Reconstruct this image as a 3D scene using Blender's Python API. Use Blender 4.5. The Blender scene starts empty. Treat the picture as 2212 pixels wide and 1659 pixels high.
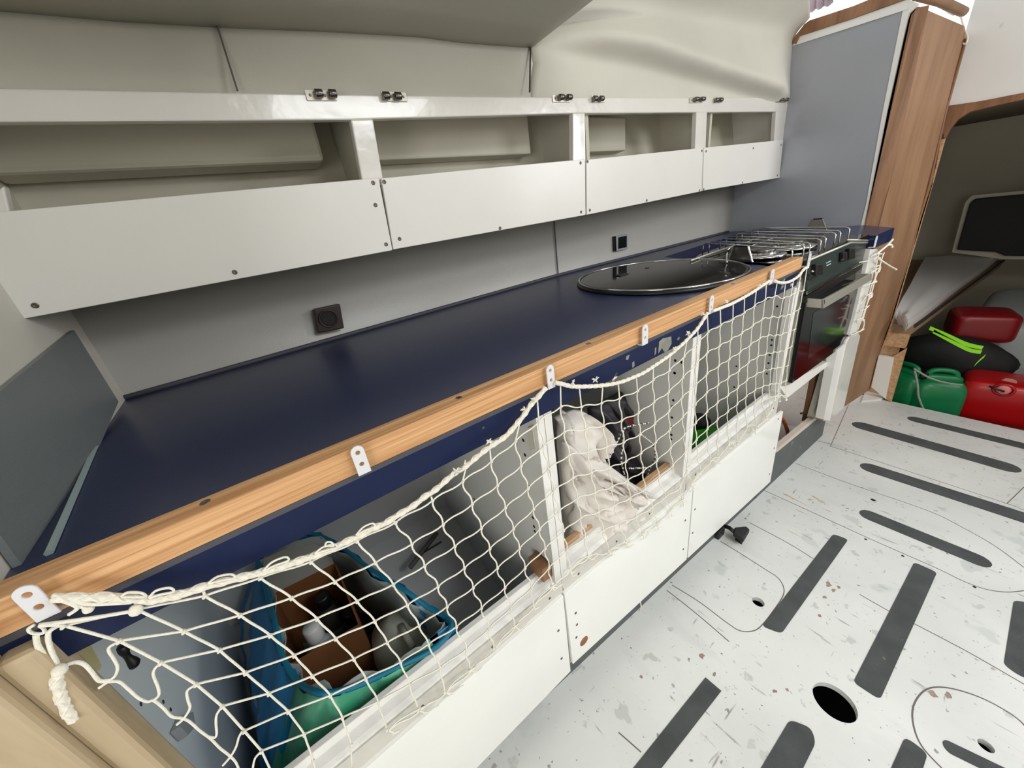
import bpy, bmesh, math, random
from mathutils import Vector as V, Matrix
random.seed(7)
S = bpy.context.scene
COL = S.collection

# ------------------------------------------------------------------ camera
FPX, CX, CY = 800.0, 1106.0, 829.5           # 13 mm full-frame equivalent
CAM = V((0, 0, 1.14))
gx = V((2380-CX, 280-CY, FPX)).normalized()
gd = V((1359-CX, 2569-CY, FPX)).normalized()
gz = -gd
gz = (gz-gx*gz.dot(gx)).normalized()
gy = gz.cross(gx)
def c2w(v): return V((gx.dot(v), gy.dot(v), gz.dot(v)))
cam = bpy.data.cameras.new('camera'); co = bpy.data.objects.new('camera', cam); COL.objects.link(co)
R = Matrix((c2w(V((1,0,0))), c2w(V((0,-1,0))), c2w(V((0,0,-1))))).transposed()
co.matrix_world = Matrix.Translation(CAM) @ R.to_4x4()
cam.sensor_width = 36; cam.lens = 36*FPX/2212; cam.clip_start = 0.02; cam.clip_end = 50
S.camera = co
# ------------------------------------------------------------------ world, light, exposure
S.view_settings.view_transform = 'Standard'; S.view_settings.look = 'None'
S.view_settings.gamma = 1; S.view_settings.use_curve_mapping = False
S.view_settings.exposure = 0.30
w = bpy.data.worlds.new('world'); S.world = w; w.use_nodes = True
w.node_tree.nodes['Background'].inputs[0].default_value = (0.93, 0.97, 1.0, 1)
w.node_tree.nodes['Background'].inputs[1].default_value = 1.5
def area(name, loc, target, sx, sy, power, color=(1,1,1)):
    l = bpy.data.lights.new(name, 'AREA'); l.shape = 'RECTANGLE'; l.size = sx; l.size_y = sy
    l.energy = power; l.color = color
    o = bpy.data.objects.new(name, l); COL.objects.link(o); o.location = loc
    o.rotation_euler = (V(target)-V(loc)).to_track_quat('-Z', 'Y').to_euler()
    return o
area('hatch_light', (0.95, -1.0, 1.86), (0.95, -0.7, 0), 0.9, 0.5, 17, (.95, .98, 1))
area('companionway_light', (2.55, -1.1, 1.55), (.9, 0.7, 1.1), 0.6, 0.5, 12, (0.97, 0.98, 1))
area('forward_fill', (-1.35, -0.75, 1.1), (1.2, 0.3, .7), 0.8, 0.8, 13, (1, .99, .97))  # added fill from forward, brightens cabinet bays and locker end; no real lamp

# ------------------------------------------------------------------ pixel rays onto planes of the place
def ray(px, py): return c2w(V((px-CX, py-CY, FPX)))
def PX(px, py, x): r = ray(px, py); return CAM+r*((x-CAM.x)/r.x)
def PY(px, py, y): r = ray(px, py); return CAM+r*((y-CAM.y)/r.y)
def PZ(px, py, z): r = ray(px, py); return CAM+r*((z-CAM.z)/r.z)
FN = c2w(V((1259, -393, 792))).cross(c2w(V((-586, -282.5, 792)))).normalized()
if FN.z < 0: FN = -FN
F0 = PY(1614, 1094, .43)
def PF(px, py, h=0.0):
    r = ray(px, py); return CAM+r*((FN.dot(F0-CAM)+h)/FN.dot(r))
def crop(ox, oy, s): return lambda x, y: (ox+x/s, oy+y/s)
cA = crop(0,1200,3.615); cB = crop(380,1180,3.4625); cC = crop(700,1050,4.147); cD = crop(700,1330,5.0425)
cE = crop(960,820,4.608); cF = crop(960,1120,4.608); cG = crop(1160,800,5.53); cH = crop(1160,1020,5.53)
cI = crop(1440,560,5.53); cJ = crop(1440,800,5.53); cK = crop(1500,470,6.144); cL = crop(1700,500,7.54)
cM = crop(1780,500,5.53); cQ = crop(1900,540,4.1475)

# ------------------------------------------------------------------ materials
def lin(c): return tuple(((x/255)/12.92 if x/255 <= .04045 else ((x/255+.055)/1.055)**2.4) for x in c)
def mat(name, c, rough=.5, metal=0, var=.0, vscale=8, bump=0, bscale=40, spec=.5, grain=None, c2=None, trans=0, coat=0, alpha=1, dots=None, stretch=None):
    m = bpy.data.materials.new(name); m.use_nodes = True
    nt = m.node_tree; b = nt.nodes['Principled BSDF']; L = nt.links
    col = (*lin(c), 1); b.inputs['Base Color'].default_value = col
    b.inputs['Roughness'].default_value = rough; b.inputs['Metallic'].default_value = metal
    b.inputs['Specular IOR Level'].default_value = spec
    b.inputs['Transmission Weight'].default_value = trans; b.inputs['Coat Weight'].default_value = coat
    b.inputs['Alpha'].default_value = alpha
    tc = nt.nodes.new('ShaderNodeTexCoord'); src = tc.outputs['Object']
    if stretch:
        mp = nt.nodes.new('ShaderNodeMapping'); mp.inputs['Scale'].default_value = stretch
        L.new(src, mp.inputs[0]); src = mp.outputs[0]
    last = None
    if var or c2:
        n = nt.nodes.new('ShaderNodeTexNoise'); n.inputs['Scale'].default_value = vscale; n.inputs['Detail'].default_value = 5
        L.new(src, n.inputs['Vector'])
        mx = nt.nodes.new('ShaderNodeMix'); mx.data_type = 'RGBA'
        mx.inputs[6].default_value = col
        d = lin(c2) if c2 else tuple(x*(1-var) for x in col[:3])
        mx.inputs[7].default_value = (*d, 1)
        rp = nt.nodes.new('ShaderNodeMapRange'); rp.inputs[1].default_value = .38; rp.inputs[2].default_value = .66
        L.new(n.outputs['Fac'], rp.inputs[0]); L.new(rp.outputs[0], mx.inputs[0])
        last = mx.outputs[2]
    if dots:                                   # worn specks: (scale, threshold, colour)
        for (sc, th, dc) in dots:
            n = nt.nodes.new('ShaderNodeTexNoise'); n.inputs['Scale'].default_value = sc; n.inputs['Detail'].default_value = 3
            L.new(tc.outputs['Object'], n.inputs['Vector'])
            rp = nt.nodes.new('ShaderNodeMapRange'); rp.inputs[1].default_value = th; rp.inputs[2].default_value = th+.035
            L.new(n.outputs['Fac'], rp.inputs[0])
            mx = nt.nodes.new('ShaderNodeMix'); mx.data_type = 'RGBA'
            if last: L.new(last, mx.inputs[6])
            else: mx.inputs[6].default_value = col
            mx.inputs[7].default_value = (*lin(dc), 1); L.new(rp.outputs[0], mx.inputs[0]); last = mx.outputs[2]
    if last: L.new(last, b.inputs['Base Color'])
    if bump:
        n = nt.nodes.new('ShaderNodeTexNoise'); n.inputs['Scale'].default_value = bscale; n.inputs['Detail'].default_value = 3
        L.new(src, n.inputs['Vector'])
        bp = nt.nodes.new('ShaderNodeBump'); bp.inputs['Strength'].default_value = bump; bp.inputs['Distance'].default_value = .004
        L.new(n.outputs['Fac'], bp.inputs['Height']); L.new(bp.outputs[0], b.inputs['Normal'])
    return m
def wood(name, c, c2, scale=(2, 30, 30), rough=.55, bump=.15, wav=14, dist=3):
    m = mat(name, c, rough); nt = m.node_tree; b = nt.nodes['Principled BSDF']; L = nt.links
    tc = nt.nodes.new('ShaderNodeTexCoord'); mp = nt.nodes.new('ShaderNodeMapping'); mp.inputs['Scale'].default_value = scale
    L.new(tc.outputs['Object'], mp.inputs[0])
    n = nt.nodes.new('ShaderNodeTexNoise'); n.inputs['Scale'].default_value = 3; n.inputs['Detail'].default_value = 6; n.inputs['Distortion'].default_value = .6
    L.new(mp.outputs[0], n.inputs['Vector'])
    n2 = nt.nodes.new('ShaderNodeTexNoise'); n2.inputs['Scale'].default_value = wav; n2.inputs['Detail'].default_value = 4
    L.new(mp.outputs[0], n2.inputs['Vector'])
    ad = nt.nodes.new('ShaderNodeMath'); ad.operation = 'MULTIPLY_ADD'; ad.inputs[1].default_value = .35
    L.new(n2.outputs['Fac'], ad.inputs[0]); L.new(n.outputs['Fac'], ad.inputs[2])
    rp = nt.nodes.new('ShaderNodeMapRange'); rp.inputs[1].default_value = .5; rp.inputs[2].default_value = .85
    L.new(ad.outputs[0], rp.inputs[0])
    mx = nt.nodes.new('ShaderNodeMix'); mx.data_type = 'RGBA'
    mx.inputs[6].default_value = (*lin(c), 1); mx.inputs[7].default_value = (*lin(c2), 1)
    L.new(rp.outputs[0], mx.inputs[0]); L.new(mx.outputs[2], b.inputs['Base Color'])
    bp = nt.nodes.new('ShaderNodeBump'); bp.inputs['Strength'].default_value = bump; bp.inputs['Distance'].default_value = .002
    L.new(ad.outputs[0], bp.inputs['Height']); L.new(bp.outputs[0], b.inputs['Normal'])
    return m
WHITE = mat('white_gloss_paint', (226,222,216), .22, var=.05, vscale=5, bump=.5, bscale=18, coat=.3)
WHITEP = mat('white_laminate_panel', (232,229,224), .32, var=.03, vscale=6, bump=.06, bscale=60)
WHITED = mat('white_door_panel', (238,238,234), .2, var=.05, vscale=4, bump=.04, bscale=60)
WEDGE = mat('white_edging', (232,230,226), .4, var=.04)
WMETAL = mat('white_coated_steel', (214,214,218), .35)
CREAM = mat('cream_hull_liner', (212,208,197), .75, var=.07, vscale=3, bump=.1, bscale=90)
CEILM = mat('grey_cream_deckhead', (186,183,170), .8, var=.08, vscale=3, bump=.1, bscale=90)
INNER = mat('shelf_interior_paint', (205,200,184), .6, var=.08, vscale=4)
GREYP = mat('grey_laminate', (172,170,165), .33, var=.05, vscale=3, bump=.1, bscale=300)
GREYD = mat('grey_laminate_end', (118,124,124), .45, var=.05, vscale=3, bump=.1, bscale=300)
GREYC = mat('grey_carcass_board', (216,215,208), .5, var=.05, vscale=3)
CARCB = mat('pale_carcass_board', (206,206,206), .5, var=.05, vscale=3)
PALEB = mat('pale_blue_white_board', (226,234,236), .4, var=.05, vscale=3)
NAVY = mat('navy_laminate', (32,42,80), .30, var=.12, vscale=3, bump=.08, bscale=400, spec=.9)
NAVYE = mat('navy_laminate_edge', (10,26,66), .5, var=.15, vscale=10, spec=.3, dots=[(16,.69,(150,150,140))])
DARK = mat('dark_gap', (28,26,26), .8)
SEAM = mat('dark_grey_seam', (70,70,78), .6)
SEAL = mat('pale_sealant', (150,165,165), .5)
RAILW = wood('douglas_fir', (218,172,124), (182,130,82), (1.0, 40, 70), .55, .2)
BRWN = wood('brown_ply', (158,122,92), (134,98,70), (3, 3, .5), .6, .08)
BRWND = wood('teak_edge', (146,104,72), (118,80,52), (8, 8, 1), .5, .1)
BEIGEW = wood('pale_beech_board', (194,177,148), (174,153,122), (6, 6, 1.0), .55, .08, 6)
RAWW = wood('raw_ply_edge', (206,168,128), (176,134,94), (3, 20, 30), .7, .1)
ROPEM = mat('white_braided_rope', (238,232,218), .8, var=.1, vscale=260, bump=.3, bscale=900)
CORDM = mat('white_net_cord', (240,236,222), .75, var=.08, vscale=120, bump=.4, bscale=700)
CHROME = mat('bright_chrome', (215,215,215), .12, 1)
STEEL = mat('brushed_steel', (196,192,180), .42, .75, bump=.1, bscale=200)
STEELD = mat('dark_steel', (120,116,112), .28, 1)
BGLASS = mat('black_glass', (10,10,12), .07, spec=.6)
PGLASS = mat('green_black_panel_glass', (52,62,60), .22, spec=.6)
REDGL = mat('red_tinted_oven_glass', (16,8,10), .08, spec=.6)
BLACKP = mat('black_plastic', (16,16,17), .4)
RUBB = mat('black_rubber', (38,40,40), .6, bump=.2, bscale=80)
BRNPL = mat('dark_brown_plastic', (46,34,32), .35)
SOCKB = mat('socket_black_plastic', (14,16,18), .2)
SOCKW = mat('socket_silver_frame', (168,172,176), .3, .3)
KICKM = mat('dark_grey_plinth', (84,88,88), .55, var=.12, vscale=9, dots=[(22,.70,(120,122,120))])
TAPE = mat('anti_slip_tape', (92,95,96), .85, var=.25, vscale=18, bump=.9, bscale=900, dots=[(60,.74,(140,138,130))])
FLOORM = mat('worn_white_floor_paint', (224,225,222), .38, var=.12, vscale=3, bump=.1, bscale=60,
             dots=[(7,.64,(204,207,205)), (22,.66,(196,198,194)), (55,.70,(150,148,142)), (26,.715,(168,166,160)), (95,.725,(112,106,104))])
def streaks(m, rot, sc, th, c, soft=.06):
    nt = m.node_tree; b = nt.nodes['Principled BSDF']; L = nt.links; prev = b.inputs['Base Color'].links[0].from_socket
    tc = nt.nodes.new('ShaderNodeTexCoord'); mp = nt.nodes.new('ShaderNodeMapping'); mp.inputs['Scale'].default_value = sc; mp.inputs['Rotation'].default_value = (0, 0, rot)
    L.new(tc.outputs['Object'], mp.inputs[0]); n = nt.nodes.new('ShaderNodeTexNoise'); n.inputs['Scale'].default_value = 1; n.inputs['Detail'].default_value = 4
    L.new(mp.outputs[0], n.inputs['Vector']); rp = nt.nodes.new('ShaderNodeMapRange'); rp.inputs[1].default_value = th; rp.inputs[2].default_value = th+soft; rp.inputs[4].default_value = .8
    L.new(n.outputs['Fac'], rp.inputs[0]); mx = nt.nodes.new('ShaderNodeMix'); mx.data_type = 'RGBA'
    L.new(prev, mx.inputs[6]); mx.inputs[7].default_value = (*lin(c), 1); L.new(rp.outputs[0], mx.inputs[0]); L.new(mx.outputs[2], b.inputs['Base Color'])
streaks(FLOORM, .5, (60, 9, 9), .68, (150,146,142)); streaks(FLOORM, .45, (9, 70, 9), .69, (140,134,130)); streaks(FLOORM, .2, (14, 5, 5), .60, (206,208,206), .2)
streaks(FLOORM, 0, (130, 110, 100), .70, (96,90,88), .03)
FSEAM = mat('floor_seam', (108,98,96), .8)
BLUEB = mat('blue_woven_bag', (14,120,176), .45, var=.2, vscale=8, bump=.5, bscale=30)
GREENB = mat('green_woven_bag', (52,148,112), .45, var=.35, vscale=14, c2=(120,190,160), bump=.5, bscale=30)
PLAST = mat('greyish_bag_lining', (150,160,158), .4, var=.2, vscale=10, bump=.6, bscale=14)
CARD = mat('brown_cardboard', (140,88,48), .8, var=.2, vscale=10)
CARDG = mat('grey_printed_carton', (150,148,142), .7, var=.1, vscale=10)
WBOT = mat('white_bottle_plastic', (205,208,210), .4)
TRWH = mat('cloudy_canister_plastic', (200,200,186), .35, var=.1, vscale=10)
CLOTH = mat('off_white_cotton', (226,219,212), .9, var=.06, vscale=6, bump=.2, bscale=150)
GBAG = mat('dark_grey_nylon', (62,58,64), .6, var=.3, vscale=9, bump=.4, bscale=30)
LIME = mat('bright_green_bag', (64,190,30), .5, var=.3, vscale=10, bump=.5, bscale=30)
REDP = mat('red_jerrycan_plastic', (172,12,16), .3, var=.08, vscale=6)
REDD = mat('deep_red_plastic', (120,8,16), .35)
GRNP = mat('green_jerrycan_plastic', (10,118,68), .35, var=.1, vscale=6)
PINKC = mat('faded_pink_cap', (206,120,120), .5)
LIMES = mat('lime_webbing', (150,230,40), .5)
DKBAG = mat('black_bag_fabric', (9,9,10), .7, bump=.6, bscale=20)
MATT = mat('mattress_plastic_cover', (205,200,196), .35, bump=.3, bscale=12)
TANK = mat('grey_white_moulding', (176,180,178), .5)
ORNG = mat('orange_gas_hose', (200,98,52), .5)
COPP = mat('brown_copper_fitting', (120,66,44), .4, .6)
PINKF = mat('pink_insulation_foam', (206,186,198), .8, var=.25, vscale=20, bump=.8, bscale=30)
ROPEG = mat('grey_rope', (150,150,140), .8, bump=.6, bscale=200)
BWCORD = mat('black_white_cord', (30,30,30), .7)
def speckle(m, sc=160):
    nt = m.node_tree; b = nt.nodes['Principled BSDF']; tc = nt.nodes.new('ShaderNodeTexCoord')
    ck = nt.nodes.new('ShaderNodeTexChecker'); ck.inputs['Scale'].default_value = sc
    ck.inputs[1].default_value = (.02,.02,.02,1); ck.inputs[2].default_value = (.7,.68,.6,1)
    nt.links.new(tc.outputs['Object'], ck.inputs[0]); nt.links.new(ck.outputs[0], b.inputs['Base Color'])
speckle(BWCORD)
SCREWM = mat('stained_screw_steel', (120,112,104), .4, .7, var=.4, vscale=200)

# ------------------------------------------------------------------ mesh building
def lerp(a, b, t): return a+(b-a)*t
def cr(p0, p1, p2, p3, t):
    return .5*((2*p1)+(-p0+p2)*t+(2*p0-5*p1+4*p2-p3)*t*t+(-p0+3*p1-3*p2+p3)*t**3)
def smooth(pts, k=6, closed=False):
    n = len(pts); out = []
    rng = range(n) if closed else range(n-1)
    for i in rng:
        g = (lambda j: pts[j % n]) if closed else (lambda j: pts[max(0, min(n-1, j))])
        for a in range(k): out.append(cr(g(i-1), g(i), g(i+1), g(i+2), a/k))
    if not closed: out.append(pts[-1])
    return out
class MB:
    def __init__(s): s.v = []; s.f = []
    def add(s, vs, fs):
        o = len(s.v); s.v += [V(x) for x in vs]; s.f += [tuple(i+o for i in f) for f in fs]; return s
    def prism(s, poly, vec):
        n = len(poly); vec = V(vec); p = [V(q) for q in poly]
        return s.add(p+[q+vec for q in p], [tuple(range(n)), tuple(range(2*n-1, n-1, -1))]+[(i, i+n, (i+1) % n+n, (i+1) % n) for i in range(n)])
    def box(s, a, b):
        a = V(a); b = V(b)
        return s.prism([(a.x,a.y,a.z),(b.x,a.y,a.z),(b.x,b.y,a.z),(a.x,b.y,a.z)], (0,0,b.z-a.z))
    def obox(s, o, ux, uy, uz):
        o = V(o); ux = V(ux); uy = V(uy); return s.prism([o, o+ux, o+ux+uy, o+uy], uz)
    def tube(s, pts, r, n=6, closed=False):
        pts = [V(p) for p in pts]; m = len(pts); base = len(s.v); up = None
        for i, p in enumerate(pts):
            a = pts[(i-1) % m] if (closed or i > 0) else p; b = pts[(i+1) % m] if (closed or i < m-1) else p
            t = (b-a).normalized() if (b-a).length > 1e-9 else V((0,0,1))
            if up is None: up = t.orthogonal().normalized()
            up = (up-t*up.dot(t)); up = up.normalized() if up.length > 1e-6 else t.orthogonal().normalized()
            q = t.cross(up); rr = r[i] if isinstance(r, (list, tuple)) else r
            for k in range(n):
                a_ = 2*math.pi*k/n; s.v.append(p+up*math.cos(a_)*rr+q*math.sin(a_)*rr)
        for i in range(m if closed else m-1):
            j = (i+1) % m
            for k in range(n):
                l = (k+1) % n; s.f.append((base+i*n+k, base+i*n+l, base+j*n+l, base+j*n+k))
        if not closed:
            s.f.append(tuple(base+k for k in range(n-1, -1, -1))); s.f.append(tuple(base+(m-1)*n+k for k in range(n)))
        return s
    def lathe(s, prof, o, ax=(0,0,1), n=24, sx=1, sy=1, ref=None):
        o = V(o); ax = V(ax).normalized(); u = V(ref).normalized() if ref else ax.orthogonal().normalized(); u = (u-ax*u.dot(ax)).normalized(); w_ = ax.cross(u); base = len(s.v)
        for (r, h) in prof:
            for k in range(n):
                a = 2*math.pi*k/n; s.v.append(o+ax*h+u*math.cos(a)*r*sx+w_*math.sin(a)*r*sy)
        for i in range(len(prof)-1):
            for k in range(n):
                l = (k+1) % n; s.f.append((base+i*n+k, base+i*n+l, base+(i+1)*n+l, base+(i+1)*n+k))
        s.f.append(tuple(base+k for k in range(n-1, -1, -1))); s.f.append(tuple(base+(len(prof)-1)*n+k for k in range(n)))
        return s
    def ball(s, o, r, n=6, m=4):
        pr = [(max(1e-5, r*math.sin(math.pi*i/m)), -r*math.cos(math.pi*i/m)) for i in range(m+1)]
        return s.lathe(pr, o, (0,0,1), n)
    def grid(s, fn, nu, nv, closed_u=False):
        base = len(s.v)
        for i in range(nu+1):
            for j in range(nv+1): s.v.append(V(fn(i/nu, j/nv)))
        for i in range(nu):
            for j in range(nv):
                a = base+i*(nv+1)+j; s.f.append((a, a+1, a+nv+2, a+nv+1))
        return s
    def build(s, name, m, parent=None, sm=False, bevel=0, solid=0, sub=0):
        me = bpy.data.meshes.new(name)
        me.from_pydata([tuple(v) for v in s.v], [], s.f); me.update()
        bm = bmesh.new(); bm.from_mesh(me); bmesh.ops.recalc_face_normals(bm, faces=bm.faces); bm.to_mesh(me); bm.free()
        me.materials.append(m)
        o = bpy.data.objects.new(name, me); COL.objects.link(o)
        if parent: o.parent = parent
        if sm:
            for p in me.polygons: p.use_smooth = True
        if solid: md = o.modifiers.new('solid', 'SOLIDIFY'); md.thickness = solid; md.offset = 0
        if bevel: md = o.modifiers.new('bevel', 'BEVEL'); md.width = bevel; md.segments = 2; md.limit_method = 'ANGLE'
        if sub: md = o.modifiers.new('sub', 'SUBSURF'); md.levels = sub; md.render_levels = sub
        return o
def tag(o, label, cat, group=None, kind=None):
    if label: o['label'] = label
    if cat: o['category'] = cat
    if group: o['group'] = group
    if kind: o['kind'] = kind
    return o
def thing(name, loc, label, cat, group=None):
    o = bpy.data.objects.new(name, None); COL.objects.link(o); o.location = loc; o.empty_display_size = .02
    tag(o, label, cat, group); return o
def fix(root):       # keep world positions of children built in world space
    bpy.context.view_layer.update()
    for c in root.children: c.matrix_parent_inverse = root.matrix_world.inverted()
    return root
def struct(o): o['kind'] = 'structure'; return o
def cutout(o, cutters):
    for c in cutters:
        md = o.modifiers.new('cut', 'BOOLEAN'); md.object = c; md.operation = 'DIFFERENCE'; md.solver = 'EXACT'
    bpy.context.view_layer.update()
    dg = bpy.context.evaluated_depsgraph_get(); me = bpy.data.meshes.new_from_object(o.evaluated_get(dg))
    o.modifiers.clear(); o.data = me
    for c in cutters: bpy.data.objects.remove(c, do_unlink=True)
def lpx(pts, fn, *a): return [fn(x, y, *a) for x, y in pts]
def disc(name, c, nrm, r, h, m, parent, n=14):
    return MB().lathe([(r, 0), (r, h)], c, nrm, n).build(name, m, parent)
def screw(parent, c, nrm, r=.0035, name='screw'):
    nrm = V(nrm).normalized(); mb = MB().lathe([(r, 0), (r*.95, .0006), (r*.5, .0012), (r*.35, .0004)], V(c)+nrm*.0002, nrm, 12)
    return mb.build(name, SCREWM, parent, True)

# ================================================================== SETTING
# floor slab on the sole plane
fx = V((1, 0, -FN.x/FN.z)).normalized(); fy = FN.cross(fx)
def FP(x, y, h=0): return V((x, y, F0.z-(FN.x*(x-F0.x)+FN.y*(y-F0.y))/FN.z))+FN*h
XA = PF(1913, 864).x; sill2 = PF(2212, 932)
floor = MB().prism([FP(-1.5,-1.5), FP(XA,-1.5), FP(XA,.46), FP(XA+.1,.46), FP(XA+.1,.8), FP(-1.5,.8)], -FN*.014).build('floor', FLOORM)
def floorcyl(px, py, px2, py2):
    a = PF(px, py); r = (PF(px2, py2)-a).length; return MB().lathe([(r,-.1),(r,.05)], a, FN, 32).build('cutter', DARK)
cutout(floor, [floorcyl(1803,1516,1845,1520), floorcyl(1638,1300,1651,1302), floorcyl(2130,1611,2147,1616)])
struct(floor)
struct(MB().box((-1.6,-1.6,-.62),(2.8,.9,-.6)).build('floor', mat('dark_bilge',(14,13,12),.9)))
for a_,b_ in (((-1.62,-1.6,-.62),(-1.6,.9,.2)),((-1.6,.9,-.62),(2.8,.92,-.1))): struct(MB().box(a_,b_).build('floor', bpy.data.materials['dark_bilge']))
def seam(pts, wdt=.0025):
    P = smooth([PF(*p) for p in pts], 6) if len(pts) > 2 else [PF(*p) for p in pts]
    mb = MB(); L_ = []; R_ = []
    for i, p in enumerate(P):
        t = (P[min(i+1, len(P)-1)]-P[max(i-1, 0)]).normalized(); s_ = FN.cross(t)*wdt/2
        L_.append(p+s_); R_.append(p-s_)
    for i in range(len(P)-1): mb.prism([L_[i], L_[i+1], R_[i+1], R_[i]], FN*.0004)
    return mb.build('panel_seam', FSEAM, floor)
for s_ in ([(1650,1059),(1738,1099),(1877,1163),(2020,1226),(2080,1255),(2130,1273),(2175,1279),(2212,1276)],
           [(1719,1001),(1830,1043),(2001,1102),(2080,1140),(2150,1180),(2212,1226)],
           [(1794,964),(1900,998),(2060,1050),(2175,1088),(2212,1102)], [(1833,874),(1794,964)], [(2175,1088),(2212,1052)],
           [(1619,1129),(1700,1172),(1757,1207)], [(1857,1284),(1922,1321),(1974,1347),(2090,1408),(2212,1478)],
           [(1440,1275),(1500,1322),(1575,1386)], [(1336,1582),(1385,1625)]):
    seam(s_)
hatch_ol = [(1556,1169),(1600,1196),(1650,1228),(1680,1248),(1693,1270),(1690,1290),(1670,1320),(1650,1346),(1630,1362),(1600,1363),(1570,1345),(1510,1300),(1452,1264)]
seam(hatch_ol)
P = [PF(*p, 0) for p in hatch_ol]
oval = [(2240,1620),(2212,1566),(2160,1528),(2100,1500),(2040,1485),(2000,1490),(1975,1520),(1972,1560),(1990,1610),(2040,1665),(2100,1720)]
seam(oval, .003)
# worn paint chips
chips = MB()
for (px, py, r) in [(1515,1417,.011),(1543,1457,.008),(1668,1036,.01),(1655,1046,.008),(2015,1500,.012),(2050,1503,.01),(1790,1262,.012),(1800,1275,.01),(1780,1290,.008),(1812,1268,.007),(1674,1493,.006),(1700,1490,.005),(1385,1462,.005),(1610,1120,.006),(1580,1112,.006),(1770,1330,.006)]:
    c = PF(px, py); n = 9
    chips.prism([c+fx*math.cos(2*math.pi*k/n)*r*random.uniform(.5,1.2)+fy*math.sin(2*math.pi*k/n)*r*.7*random.uniform(.4,1.2) for k in range(n)], FN*.0003)
hc = PF(1886,1080)
MB().lathe([(.0075,0),(.0075,.0006)], hc, FN, 20).build('drilled_hole', DARK, floor)
for p_ in ((1870,1165),(1950,1201),(2105,1268)): MB().lathe([(.004,0),(.004,.0005)], PF(*p_), FN, 12).build('screw_hole', DARK, floor)
chips.build('paint_chip', mat('bare_chip', (160,140,130), .8, var=.3, vscale=60), floor)
st = MB()
for (a, b, wd) in [((1752,1070),(1790,1092),.006),((1758,1008),(1775,1014),.006),((1690,1065),(1745,1093),.008),((1700,1145),(1740,1165),.003)]:
    p, q = PF(*a), PF(*b); t = (q-p).normalized(); sd = FN.cross(t)*wd/2
    st.prism([p, p+t*.01+sd, lerp(p,q,.5)+sd*.6, q, lerp(p,q,.5)-sd*.5, p+t*.01-sd], FN*.0003)
st.build('rust_stain', mat('rust_stain', (196,170,120), .7, var=.2, vscale=30), floor)

# hull-side back wall (grey splashback behind the worktop)
def yb(x): return lerp(1.05, 1.115, max(0, min(1, (x+.3)/1.3))) if x < 1 else lerp(1.115, 1.06, (x-1)/1.3)
def backwall():
    mb = MB()
    mb.grid(lambda u, v_: (lerp(-.5, 2.28, u), yb(lerp(-.5, 2.28, u)), lerp(-.3, 1.135, v_)), 24, 4)
    return mb.build('wall_back', GREYP, None, True, solid=.01)
struct(backwall())
seamx = []
for (a, b) in [((1201,478),(1207,596)), ]:
    pass
mb = MB()
xs_ = PY(1204, 540, yb(.9)-.012).x
mb.box((xs_-.0015, yb(.9)-.0075, .9), (xs_+.0015, yb(.9)-.004, 1.13)); mb.build('panel_joint', SEAM, bpy.data.objects['wall_back'])
# hull liner over the shelf
def liner_fwd():
    t = [PY(-200,0,.95), PY(0,12,.95), PY(250,36,.95), PY(470,50,.95), PY(700,60,.95), PY(900,72,.95), PY(1000,86,.95), PY(1142,97,.95)]
    mb = MB(); x0 = t[0].x; x1 = t[-1].x
    def topz(x):
        for a, b in zip(t, t[1:]):
            if a.x <= x <= b.x: return lerp(a.z, b.z, (x-a.x)/(b.x-a.x))
        return t[-1].z
    def fn(u, v_):
        x = lerp(x0, lerp(PY(1143,200,.875).x, x1, v_), u); z = lerp(1.352+.029*(x+.26), topz(x), v_); return (x, lerp(.875, .95, v_), z)
    mb.grid(fn, 30, 6)
    o = mb.build('trim_1', CREAM, None, True, solid=.006); struct(o)
    # underside of the side deck
    mb = MB()
    def fc(u, v_):
        x = lerp(x0, x1+.0, u); return (x, lerp(.96, .45, v_), topz(x)+.004*math.sin(x*9)*v_+lerp(0, .02, v_))
    mb.grid(fc, 30, 4)
    c = mb.build('ceiling', CEILM, None, True, solid=.02); struct(c)
    return x0, x1
lx0, lx1 = liner_fwd()
# joints in the liner
def joint(a, b, m=FSEAM, y0=.872, y1=.945, name='liner_joint', par='trim_1'):
    p = PY(*a, y1); q = PY(*b, y0)
    MB().obox(p+V((-.0012,-.004,0)), V((.0024,0,0)), V((0,.004,0)), q-p).build(name, m, bpy.data.objects[par])
joint((467,50), (513,197)); 
# aft liner, rises to the coachroof with a soft fold
def liner_aft():
    mb = MB(); x0 = lx1; x1 = 2.262
    a0 = (.86, 1.535); a1 = (2.2, 1.44)
    def fn(u, v_):
        xs = x0 if v_ > .4 else lerp(PY(1143,200,.875).x, x0, v_/.4); x = lerp(xs-.004, x1, u)
        zb = 1.352+.029*(x+.26); z1 = lerp(1.575, 1.66, (x-x0)/(x1-x0))
        if v_ < .7:
            t = v_/.7; z = lerp(zb, z1, t); y = .875+.012*math.sin(t*1.57)
            if x < x0+.35: y = lerp(lerp(.875, .95, (z-1.34)/.2), y, max(0, (x-x0)/.35))
        else:
            t = (v_-.7)/.3; a = t*1.5; z = z1+.11*math.sin(a); y = .887-.42*(1-math.cos(a))
            x = lerp(x0-.012, max(1.15, x1-3.7*max(0, .838-y)), u)
        zl = lerp(a0[1], a1[1], (x-a0[0])/(a1[0]-a0[0]))    # fold line
        d = z-zl
        bulge = .085*(1/(1+math.exp(-max(-40,min(40,d/.008)))))*math.exp(-max(0,d)/.12)
        y -= bulge*min(1, max(0,(x-x0)/.2))*min(1, max(0,(2.3-x)/.25))
        return (x, y, z)
    mb.grid(fn, 50, 60)
    o = mb.build('trim_2', CREAM, None, True, solid=.006); struct(o)
liner_aft()
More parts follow.
